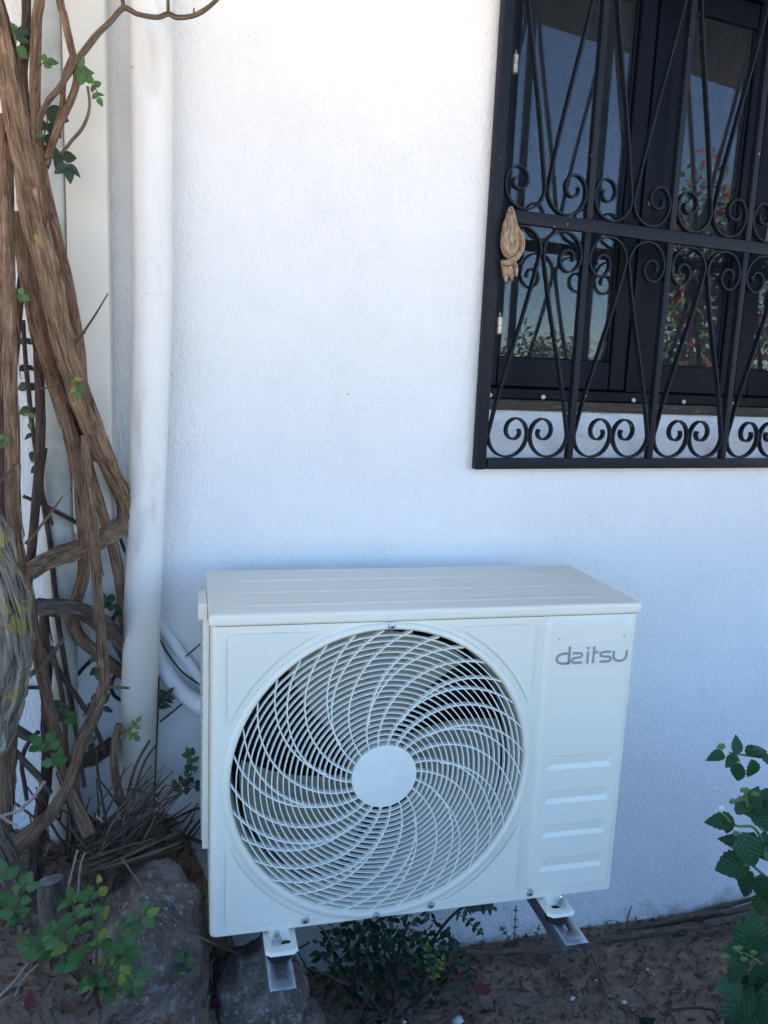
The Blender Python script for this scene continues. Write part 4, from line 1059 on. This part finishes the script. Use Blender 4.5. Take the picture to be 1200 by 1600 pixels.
# shrub under the unit
sh = plant('low_shrub', 'dark leafy evergreen shrub growing under the middle of the unit', 'shrub', S(610, 1590, .25))
cen = S(618, 1505, .24)
for path in ([(610, 1600, .26), (640, 1530, .25), (690, 1450, .25), (722, 1418, .25), (740, 1410, .25)], [(612, 1600, .26), (590, 1520, .24), (560, 1450, .25)], [(612, 1600, .25), (620, 1500, .2), (640, 1440, .22)],
             [(615, 1600, .24), (680, 1540, .2), (720, 1500, .2)], [(605, 1600, .24), (540, 1530, .2), (500, 1490, .2)], [(605, 1600, .24), (580, 1560, .15), (560, 1530, .13)], [(615, 1600, .22), (650, 1560, .14), (670, 1520, .13)]):
    tube('branch', pxp([(x, y, Y, 2.2) for x, y, Y in path]), M['bark_dk'], sh, 6, 6)
sprig(sh, [(712, 1428, .25), (726, 1434, .25), (738, 1446, .25), (750, 1456, .25)], ['box_dk', 'oval_dk'], 12, 5, 1, 'bark_dk')
sprig(sh, [(722, 1418, .25), (738, 1413, .25), (756, 1414, .25), (768, 1418, .25)], ['oval_dk', 'box_dk'], 16, 4, 1, 'bark_dk')
def shrub_pt():
    while True:
        q = rv()
        if q.length < 1:
            x = 612 + q.x * 118; y = 1512 + q.z * 92
            return S(x, y, .215 + q.y * .10), q
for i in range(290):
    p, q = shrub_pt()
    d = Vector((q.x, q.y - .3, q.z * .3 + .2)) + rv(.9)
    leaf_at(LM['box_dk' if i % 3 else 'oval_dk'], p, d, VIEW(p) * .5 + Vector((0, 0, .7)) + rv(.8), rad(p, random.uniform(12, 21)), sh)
sprig(sh, [(680, 1530, .14), (670, 1505, .13), (668, 1480, .13)], ['yel', 'oval'], 11, 5, 1)
sprig(sh, [(676, 1528, .14), (684, 1512, .13), (690, 1500, .13)], ['yel'], 10, 3, 1)
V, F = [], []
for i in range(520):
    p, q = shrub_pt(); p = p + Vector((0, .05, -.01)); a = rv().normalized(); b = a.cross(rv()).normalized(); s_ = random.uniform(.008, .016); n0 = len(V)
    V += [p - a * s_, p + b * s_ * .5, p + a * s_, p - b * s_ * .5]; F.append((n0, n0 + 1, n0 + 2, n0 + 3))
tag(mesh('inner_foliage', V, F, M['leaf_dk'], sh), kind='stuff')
# lantana at the right edge
def lantana(label, base, shoots, leaves, blooms=(), buds=()):
    t_ = plant('lantana', label, 'shrub', base)
    for path in shoots:
        q0 = S(*path[0][:3]); q1 = Vector((q0.x + .05, q0.y + .05, 0)); rr_ = rad(q0, path[0][3])
        tube('main_stem', [(q1.x, q1.y, ground_z(q1.x, q1.y) - .01, rr_ * 1.6), (q1.x - .004, q1.y - .01, q0.z * .55, rr_ * 1.3), (*q0, rr_)], M['twig'], t_, 8, 6)
        tube('branch', pxp([(x, y, Y, r) for x, y, Y, r in path]), M['bud'], t_, 8, 6)
    for x, y, Y, ang, size in leaves:
        p = S(x, y, Y); v = VIEW(p)
        rt = MW @ Vector((1, 0, 0)); upv = MW @ Vector((0, 1, 0))
        d = rt * math.cos(R(ang)) + upv * math.sin(R(ang)) + v * random.uniform(-.3, .3)
        leaf_at(LM['lan'], p, d, v * .8 + upv * .45 + rv(.3), rad(p, size), t_)
    for x, y, Y, k, m_ in [(*b, 'bloom') for b in blooms] + [(*b, 'bud') for b in buds]:
        for j in range(k):
            a = 2.4 * j; rr = 1.9 * math.sqrt(j)
            c_ = S(x + rr * math.cos(a), y + rr * .6 * math.sin(a), Y - .004 + .0004 * j)
            if m_ == 'bloom':
                V, F = [c_ + Vector((0, -.002, 0))], []
                for q in range(5):
                    an = q * 1.2566 + j
                    V += [c_ + Vector((.0038 * math.cos(an), 0, .0038 * math.sin(an)))]
                F = [(0, q + 1, (q + 1) % 5 + 1) for q in range(5)]
                mesh('floret', V, F, M['bloom'], t_)
            else:
                bm = bmesh.new(); bmesh.ops.create_icosphere(bm, subdivisions=1, radius=.0030, matrix=Matrix.Translation(c_)); bobj('bud', bm, M['bud'], t_, True)
    return t_
lantana('lantana sprig with drooping dark leaves, uppermost at the right edge', S(1215, 1250, .12),
        [[(1235, 1190, .12, 2.4), (1198, 1184, .115, 2.2), (1165, 1180, .11, 2), (1140, 1176, .10, 1.6)]],
        [(1132, 1179, .1, 188, 27), (1150, 1178, .1, 84, 28), (1152, 1180, .09, 222, 27), (1156, 1192, .09, 258, 34), (1174, 1186, .09, 275, 42), (1166, 1180, .1, 30, 36), (1172, 1180, .1, 20, 34), (1190, 1184, .11, 345, 30), (1140, 1178, .1, 330, 20)],
        (), [(1127, 1166, .095, 12)])
lantana('lantana bush with white flower head and large leaves at the right edge', S(1215, 1420, .16),
        [[(1225, 1400, .14, 3), (1200, 1340, .12, 2.6), (1180, 1295, .10, 2.4), (1150, 1290, .09, 2), (1128, 1270, .085, 1.6)], [(1215, 1300, .12, 2.4), (1190, 1295, .11, 2.2), (1170, 1265, .1, 2), (1165, 1240, .095, 1.6)],
         [(1220, 1390, .13, 2.4), (1185, 1360, .11, 2.2), (1160, 1338, .10, 1.8)]],
        [(1148, 1286, .09, 172, 42), (1142, 1276, .09, 250, 30), (1172, 1278, .09, 85, 50), (1180, 1290, .09, 60, 44), (1160, 1300, .085, 290, 56), (1178, 1300, .085, 265, 52), (1170, 1345, .085, 196, 54), (1190, 1330, .08, 330, 50),
         (1196, 1272, .1, 20, 44), (1188, 1255, .1, 40, 40), (1176, 1362, .085, 240, 50), (1190, 1365, .08, 280, 52), (1200, 1370, .1, 250, 46), (1150, 1272, .1, 40, 40), (1205, 1300, .1, 100, 44), (1196, 1345, .09, 90, 44), (1200, 1400, .1, 230, 40), (1160, 1320, .1, 160, 34)],
        [(1126, 1264, .08, 12)], [(1164, 1235, .09, 14), (1146, 1252, .09, 10), (1158, 1248, .088, 10), (1180, 1240, .09, 10), (1150, 1302, .08, 9), (1168, 1350, .08, 10), (1148, 1325, .085, 9)])
lantana('lantana bush with big dark leaves in the lower right corner', S(1215, 1640, .0),
        [[(1225, 1560, .0, 3), (1200, 1520, -.01, 2.6), (1175, 1495, -.02, 2.4), (1155, 1488, -.02, 1.8)], [(1225, 1600, .0, 3), (1190, 1580, -.02, 2.4), (1160, 1570, -.03, 2)]],
        [(1175, 1498, -.02, 110, 66), (1185, 1495, -.02, 70, 60), (1165, 1490, -.02, 165, 36), (1170, 1500, -.03, 215, 50), (1180, 1505, -.03, 280, 66), (1160, 1540, -.03, 185, 44), (1176, 1540, -.03, 230, 70), (1190, 1545, -.04, 285, 74),
         (1196, 1520, -.03, 20, 56), (1160, 1580, -.04, 200, 40), (1172, 1572, -.04, 255, 66), (1190, 1580, -.04, 300, 60), (1200, 1570, -.04, 60, 60), (1200, 1470, -.01, 60, 50), (1182, 1470, -.01, 95, 46), (1200, 1610, -.05, 200, 60), (1190, 1560, -.02, 130, 50)],
        (), [(1152, 1482, -.03, 14), (1162, 1498, -.03, 9), (1134, 1494, -.03, 10), (1178, 1488, -.03, 8)])
# faint weeds at the wall foot
wd = plant('weed', 'thin wiry weed growing at the wall foot left of the right bracket', 'weed', S(802, 1495, .36))
sprig(wd, [(802, 1498, .36), (804, 1460, .362), (806, 1420, .365)], ['oval'], 5, 7, .8, 'twig', spread=1.2)
sprig(wd, [(830, 1500, .355), (836, 1470, .36), (842, 1448, .362)], ['oval'], 5, 5, .8, 'twig', spread=1.2)
sprig(wd, [(802, 1480, .36), (792, 1462, .36), (784, 1450, .362)], ['oval'], 5, 4, .8, 'twig', spread=1.2)
tf = plant('weed', 'small green tuft in the soil at the bottom edge', 'weed', G(1005, 1600, .01))
for k in range(9):
    b0 = G(1000 + k * 1.6, 1602, .008); leaf_at(LM['box_dk'], b0, Vector((random.uniform(-.8, .8), -.3, 1)), VIEW(b0) + rv(.3), random.uniform(.018, .03), tf)

# ------------------------------------------------------------------ runners along the wall foot
def runner(label, pts, mat='bark_grey', rough=.12):
    tag(tube('runner_stem', pxp([(x, y, Y, r * .72) for x, y, Y, r in pts]), M[mat], None, 12, 8, rough=rough, ridge=.2, seed=len(label)), label, 'stem')
runner('pale grey woody runner lying along the wall foot behind the shrub', [(700, 1490, .33, 6), (740, 1488, .325, 7), (800, 1486, .32, 7.5), (850, 1484, .31, 8), (900, 1480, .30, 7)], 'twig')
runner('thick brown runner along the wall foot, nearest the soil', [(905, 1482, .33, 7), (940, 1470, .33, 8), (1000, 1460, .325, 8), (1070, 1450, .32, 8), (1130, 1438, .315, 7.5), (1210, 1422, .31, 7)])
runner('brown runner behind the thick one, against the wall', [(890, 1474, .36, 6), (940, 1462, .362, 7), (1000, 1450, .362, 7), (1060, 1436, .36, 7), (1110, 1428, .35, 8), (1160, 1422, .34, 8), (1210, 1398, .33, 8)])
runner('thin grey runner hugging the wall top-most at right', [(1085, 1428, .37, 4), (1120, 1418, .372, 5), (1150, 1411, .372, 4.5), (1185, 1402, .37, 4)])
runner('dark root stub in the soil beneath the right bracket', [(925, 1492, .28, 3.5), (940, 1530, .2, 3), (950, 1570, .12, 2)], 'twig')
runner('short black twig lying on bare soil near the lower right corner', [(1040, 1582, .07, 3.4), (1062, 1577, .075, 2.8), (1090, 1575, .075, 2.6), (1120, 1579, .07, 2)], 'bark_dk')
runner('thin dead stalk standing against the wall above the runners', [(978, 1448, .36, 1.6), (982, 1430, .362, 1.4), (987, 1415, .365, 1)], 'bark_dk')
runner('long bare vine drooping across the boulder to the unit corner', [(190, 1340, .06, 2.6), (215, 1375, .0, 2.8), (245, 1412, -.02, 2.8), (285, 1447, -.02, 2.8), (320, 1468, -.01, 2.8), (350, 1480, .06, 2.4), (380, 1495, .12, 2)], 'twig')

# ------------------------------------------------------------------ dry twigs piled at the foot of the downpipe
TG = 'dry twigs piled at the foot of the downpipe'
def twig(pts, mat='twig', label='thin dry brown twig in the tangled heap below the downpipe'):
    tag(tube('dry_twig', pxp(pts), M[mat], None, 6, 5, rough=.15, seed=random.random() * 9), label, 'twig', TG)
for i in range(30):      # bundle that fans up to the right
    x0, y0 = random.uniform(120, 195), random.uniform(1305, 1362); u = random.random()
    x2 = 235 + 70 * u + random.uniform(-14, 14); y2 = 1165 + 75 * (1 - u) * random.random() + random.uniform(0, 75)
    b = random.uniform(-12, 12); Y = random.uniform(.14, .22)
    x2 += random.uniform(-30, 20); tk = random.uniform(.6, 1.1)
    twig([(x0, y0, Y, 2.3 * tk), ((x0 + x2) / 2 + b * 1.6 - 6, (y0 + y2) / 2 + b + 14, Y + .02, 2.0 * tk), (x2, y2, Y + random.uniform(.0, .08), 1.0 * tk)], 'bark_dk' if i % 3 == 0 else 'twig')
for i in range(16):      # low bundle towards the unit
    x0, y0 = random.uniform(120, 170), random.uniform(1340, 1365); x2, y2 = random.uniform(225, 290), random.uniform(1296, 1330); Y = random.uniform(.12, .2)
    twig([(x0, y0, Y, 2.6), ((x0 + x2) / 2, (y0 + y2) / 2 + random.uniform(-8, 6), Y + .01, 2.4), (x2, y2, Y + .03, 1.6)])
for i in range(34):      # upright tangle
    x0, y0 = random.uniform(40, 230), random.uniform(1280, 1350); a = R(random.uniform(35, 150)); L = random.uniform(30, 120); Y = random.uniform(.16, .28)
    twig([(x0, y0, Y, 2.2), (x0 + L * .5 * math.cos(a) + random.uniform(-6, 6), y0 - L * .5 * math.sin(a), Y, 1.9), (x0 + L * math.cos(a), y0 - L * math.sin(a), Y + random.uniform(-.02, .04), 1.1)], random.choice(['twig', 'bark_dk', 'bark_dk']), 'thin crooked twig sticking up from the tangled heap of brushwood')
for i in range(14):      # wiry stalks behind the unit's left flank
    x0, y0 = random.uniform(225, 290), random.uniform(1285, 1345); a = R(random.uniform(10, 75)); L = random.uniform(30, 70); Y = random.uniform(.27, .34)
    twig([(x0, y0, Y, 1.6), (x0 + L * .5 * math.cos(a), y0 - L * .5 * math.sin(a) + random.uniform(-5, 5), Y, 1.3), (x0 + L * math.cos(a), y0 - L * math.sin(a), Y + .01, .9)], 'bark_dk', 'dark wiry stalk against the wall left of the unit')
for pts, lb in (([(198, 1250, .2, 2.4), (204, 1222, .2, 2.4), (216, 1188, .2, 2.2), (234, 1157, .2, 1.8)], 'dark curved stalk rising in front of the downpipe, the taller of two'),
            ([(206, 1262, .2, 2.2), (212, 1232, .2, 2.2), (226, 1190, .2, 2), (244, 1164, .2, 1.8)], 'dark curved stalk rising in front of the downpipe, right of the taller one'),
            ([(196, 1234, .2, 2), (212, 1234, .2, 2), (228, 1238, .2, 1.8)], 'short stalk lying across the foot of the downpipe'),
            ([(150, 1170, .2, 2.4), (152, 1200, .2, 2.4), (158, 1240, .2, 2.2), (168, 1298, .19, 2)], 'long straight stalk hanging down left of the downpipe foot'),
            ([(250, 1290, .3, 2), (275, 1278, .3, 2.2), (300, 1266, .3, 2.4), (316, 1262, .3, 2.2)], 'dark stem reaching from the heap to the unit flank, upper one'),
            ([(255, 1300, .29, 3), (285, 1306, .29, 3.2), (316, 1316, .29, 3)], 'dark stem reaching from the heap to the unit flank, lower one'),
            ([(250, 1128, .34, 1.6), (270, 1112, .34, 1.6), (292, 1094, .34, 1.5)], 'thin dark stalk on the wall below the insulated pipe'),
            ([(290, 1026, .36, 1.2), (304, 1014, .36, 1.2), (316, 1004, .36, 1.2)], 'thin dark stalk on the wall above the insulated pipe')):
    twig(pts, 'bark_dk', lb)
for pts, lb in (([(0, 1276, .05, 2.4), (20, 1270, .05, 2.4), (38, 1265, .05, 2)], 'bleached forked twig tip at the left edge, upper prong'), ([(0, 1274, .05, 2.2), (14, 1284, .05, 2.2), (28, 1290, .05, 2)], 'bleached forked twig tip at the left edge, lower prong'),
            ([(32, 1264, .08, 3), (52, 1246, .08, 3), (70, 1221, .08, 2.8)], 'pale cut twig pointing up right beside the dark trunk'), ([(104, 1396, .1, 2.2), (113, 1360, .1, 2), (121, 1328, .1, 1.8)], 'pale upright cut stick behind the seedling, left of two'),
            ([(122, 1396, .1, 2), (126, 1352, .1, 2), (133, 1332, .1, 1.6)], 'pale upright cut stick behind the seedling, right of two'), ([(150, 1276, .16, 1.6), (156, 1280, .16, 1.6), (160, 1284, .16, 1.6)], 'tiny bleached splinter in the brushwood heap'),
            ([(-4, 1560, -.02, 2), (20, 1536, -.02, 1.8), (44, 1504, -.02, 1.4)], 'long pale stick in the litter at the lower left corner'), ([(24, 1556, .0, 1.6), (36, 1530, .0, 1.4), (60, 1506, .0, 1.1)], 'tan stick beside the long pale one at lower left')):
    twig(pts, 'pale_twig', lb)
for i in range(16):      # stalks under the unit
    x0, y0 = random.uniform(480, 580), random.uniform(1470, 1600); a = R(random.uniform(-40, 220)); L = random.uniform(30, 90); Y = random.uniform(.14, .3)
    tag(tube('dry_stalk', pxp([(x0, y0, Y, 1.6), (x0 + L * .5 * math.cos(a), y0 - L * .4 * math.sin(a) + random.uniform(-9, 9), Y, 1.4), (x0 + L * math.cos(a), y0 - L * .6 * math.sin(a), Y + .02, .9)]), M[random.choice(['twig', 'bark_dk'])], None, 6, 5),
        'thin dry stalk left of the dark shrub under the unit', 'stalk', 'dry stalks under the unit')

# ------------------------------------------------------------------ litter on the soil
def scatter(name, label, n, mat, size, region, lift=.002, asp=.45):
    V, F = [], []
    for i in range(n):
        x = random.uniform(region[0], region[1]); y = random.uniform(region[2], region[3])
        z = ground_z(x, y) + random.uniform(0, lift); s_ = random.uniform(*size)
        a = random.uniform(0, 6.28); t_ = Vector((math.cos(a), math.sin(a), random.uniform(-.35, .35))).normalized()
        e = .004; g = Vector((ground_z(x + e, y) - ground_z(x - e, y), ground_z(x, y + e) - ground_z(x, y - e), 0)) / (2 * e)
        nrm = (Vector((-g.x, -g.y, 1)) + rv(.5)).normalized(); t_ = (t_ - nrm * t_.dot(nrm)).normalized(); b = nrm.cross(t_) * asp * random.uniform(.4, 1.1)
        p = Vector((x, y, z)) + nrm * s_ * .2; n0 = len(V); c_ = nrm * s_ * random.uniform(.05, .35)
        V += [p - t_ * s_ + c_, p - t_ * s_ * .3 + b * s_ * .9, p + t_ * s_ * .5 + b * s_ * .7, p + t_ * s_ + c_, p + t_ * s_ * .4 - b * s_ * .8, p - t_ * s_ * .4 - b * s_]
        F += [(n0, n0 + 1, n0 + 5), (n0 + 1, n0 + 2, n0 + 4, n0 + 5), (n0 + 2, n0 + 3, n0 + 4)]
    tag(mesh(name, V, F, M[mat]), label, 'litter', None, 'stuff')
REG = (-.75, 1.75, -.35, .40)
scatter('leaf_litter', 'dark crumbled leaf litter over the soil', 5000, 'litter', (.004, .013), REG, .006)
scatter('leaf_litter', 'brown broken leaves and bark over the soil', 7000, 'litter2', (.003, .011), REG, .008)
scatter('leaf_litter', 'pale straw bits scattered over the soil', 2200, 'litter3', (.002, .008), REG, .008, .25)
scatter('stone_chips', 'white stone chips sprinkled over the soil', 420, 'chalk', (.001, .003), (.3, 1.75, -.2, .38), .004, .8)
scatter('leaf_litter', 'long brown leaves lying on the slope below the stems', 1900, 'litter2', (.010, .024), (-.75, .15, -.35, .3), .012, .3)
DG = 'dry leaves fallen on the soil'
def fallen(px, py, mat, size, label, z=None, Y=None):
    p = G(px, py, .02) if Y is None else S(px, py, Y)
    me = leaf_mesh('fallen', mat, .5, 1, .0, .3, -.25, 6)
    o = leaf_at(me, p, Vector((random.uniform(-1, 1), random.uniform(-1, 1), .15)), Vector((0, -.35, 1)) + rv(.5), rad(p, size), None, 'fallen_leaf')
    tag(o, label, 'leaf', DG)
for a in ((766, 1548, 'dryred', 34, 'crumpled dark red leaf right of the dark shrub'), (722, 1578, 'dryred', 26, 'dark red leaf beside the white stone'), (748, 1582, 'dryred', 22, 'small crimson leaf right of the white stone'),
          (730, 1545, 'drybrown', 30, 'orange-brown leaf at the edge of the dark shrub'), (928, 1590, 'drybrown', 16, 'small rust leaf on bare soil at the bottom edge'), (880, 1556, 'drybrown', 18, 'small brown leaf on soil below the right bracket'),
          (600, 1592, 'drybrown', 20, 'brown leaf under the dark shrub at the bottom edge'), (1085, 1440, 'drybrown', 30, 'brown curled leaf caught on the runners')):
    fallen(*a)
for i in range(26):
    fallen(random.uniform(0, 200), random.uniform(1500, 1600), random.choice(['drybrown', 'drybrown', 'dryred']), random.uniform(16, 34), 'curled brown leaf in the litter at the lower left corner', Y=random.uniform(-.02, .05))
for i in range(5):
    fallen(322 + random.uniform(-8, 8), 1560 + random.uniform(-30, 30), 'dryred', 26, 'red dry leaf wedged between the two boulders', Y=.08)
for px, py, r_, lb in ((716, 1594, .016, 'white broken stone lying at the bottom edge below the shrub'), (895, 1560, .008, 'small white pebble on soil below the right bracket'), (975, 1566, .008, 'white oblong pebble on bare soil'), (932, 1532, .005, 'tiny white pebble near the bracket end'),
                       (632, 1597, .006, 'tiny pale pebble at the bottom edge left of the white stone'), (1012, 1515, .005, 'tiny pale pebble on bare soil under the runners')):
    r_ *= .75; c = G(px, py, .010); boulder(lb, c, (r_, r_ * .8, r_ * .7), px * .1, 'pebble', M['chalk'], 2, .9, 'white pebbles on the soil')

# ------------------------------------------------------------------ garden across the terrace: bushes mirrored in the panes, and an unseen added hedge
def garden_bush(name, label, c, size, n, mat, leaf, cat, bloom=0):
    t_ = thing(name, label, cat, (c[0], c[1], .05))
    for k in range(6):
        a = k * 1.05; tube('trunk', [(c[0], c[1], .0, .05), (c[0] + .3 * size[0] * math.cos(a), c[1] + .3 * size[1] * math.sin(a), c[2], .03), (c[0] + .7 * size[0] * math.cos(a), c[1] + .7 * size[1] * math.sin(a), c[2] + size[2] * .6, .012)], M['bark_dk'], t_, 6, 4)
    for nm, cnt, mt in (('crown', n, mat), ('blossom', bloom, 'bract')):
        if not cnt: continue
        V, F = [], []
        for i in range(cnt):
            while True:
                q = rv()
                if .35 < q.length < 1: break
            q *= 1 + .3 * noise.noise(q * 2.2)
            p = Vector((c[0] + q.x * size[0], c[1] + q.y * size[1], max(.06, c[2] + q.z * size[2])))
            a = rv().normalized(); b = a.cross(rv()).normalized(); s_ = leaf * random.uniform(.6, 1.3); n0 = len(V)
            V += [p - a * s_, p + b * s_ * .55, p + a * s_, p - b * s_ * .55]; F.append((n0, n0 + 1, n0 + 2, n0 + 3))
        mesh(nm, V, F, M[mt], t_)
def hedge(label, x0, x1, y0, y1, h):  # unseen hedge, added to block low warm bounce from the lower wall
    t_ = thing('light_block_hedge', label, 'hedge', ((x0 + x1) / 2, (y0 + y1) / 2, 0))
    box('inner_growth', x0 + .1, x1 - .1, y0 + .08, y1 - .08, 0, h - .08, M['leaf_dk'], t_)
    V, F = [], []
    for i in range(9000):
        x, y, z = random.uniform(x0, x1), random.uniform(y0, y1), random.uniform(0, h)
        k = random.randrange(3)
        if k == 0: z = h - .08 + random.random() * .12
        elif k == 1: y = y0 + random.uniform(-.03, .08)
        else: y = y1 + random.uniform(-.08, .03)
        p = Vector((x, y, z)); a = rv().normalized(); b = a.cross(rv()).normalized(); s_ = random.uniform(.02, .045); n0 = len(V)
        V += [p - a * s_, p + b * s_ * .55, p + a * s_, p - b * s_ * .55]; F.append((n0, n0 + 1, n0 + 2, n0 + 3))
    mesh('foliage', V, F, M['leaf_dk'], t_)
hedge('unseen low hedge added to keep warm bounce off the lower wall', -5, 8, -2.75, -2.3, .75)
garden_bush('bougainvillea', 'red bougainvillea mirrored in the right window pane', (7.4, -4.2, 2.1), (1.1, 1.0, 1.7), 4600, 'leaf', .05, 'bush', 2000)
garden_bush('garden_tree', 'round green bush mirrored low in the left window pane, nearer one', (6.6, -6.3, 1.1), (.8, .8, .95), 3000, 'green_far', .04, 'bush')
garden_bush('garden_tree', 'round green bush mirrored low in the left window pane, farther one', (8.9, -8.2, 1.2), (.9, .9, 1.0), 3000, 'green_far', .045, 'bush')
garden_bush('garden_tree', 'broad green bush standing across the garden behind the photographer', (1.0, -9.0, 1.0), (2.2, .9, 1.0), 4000, 'green_far', .06, 'bush')
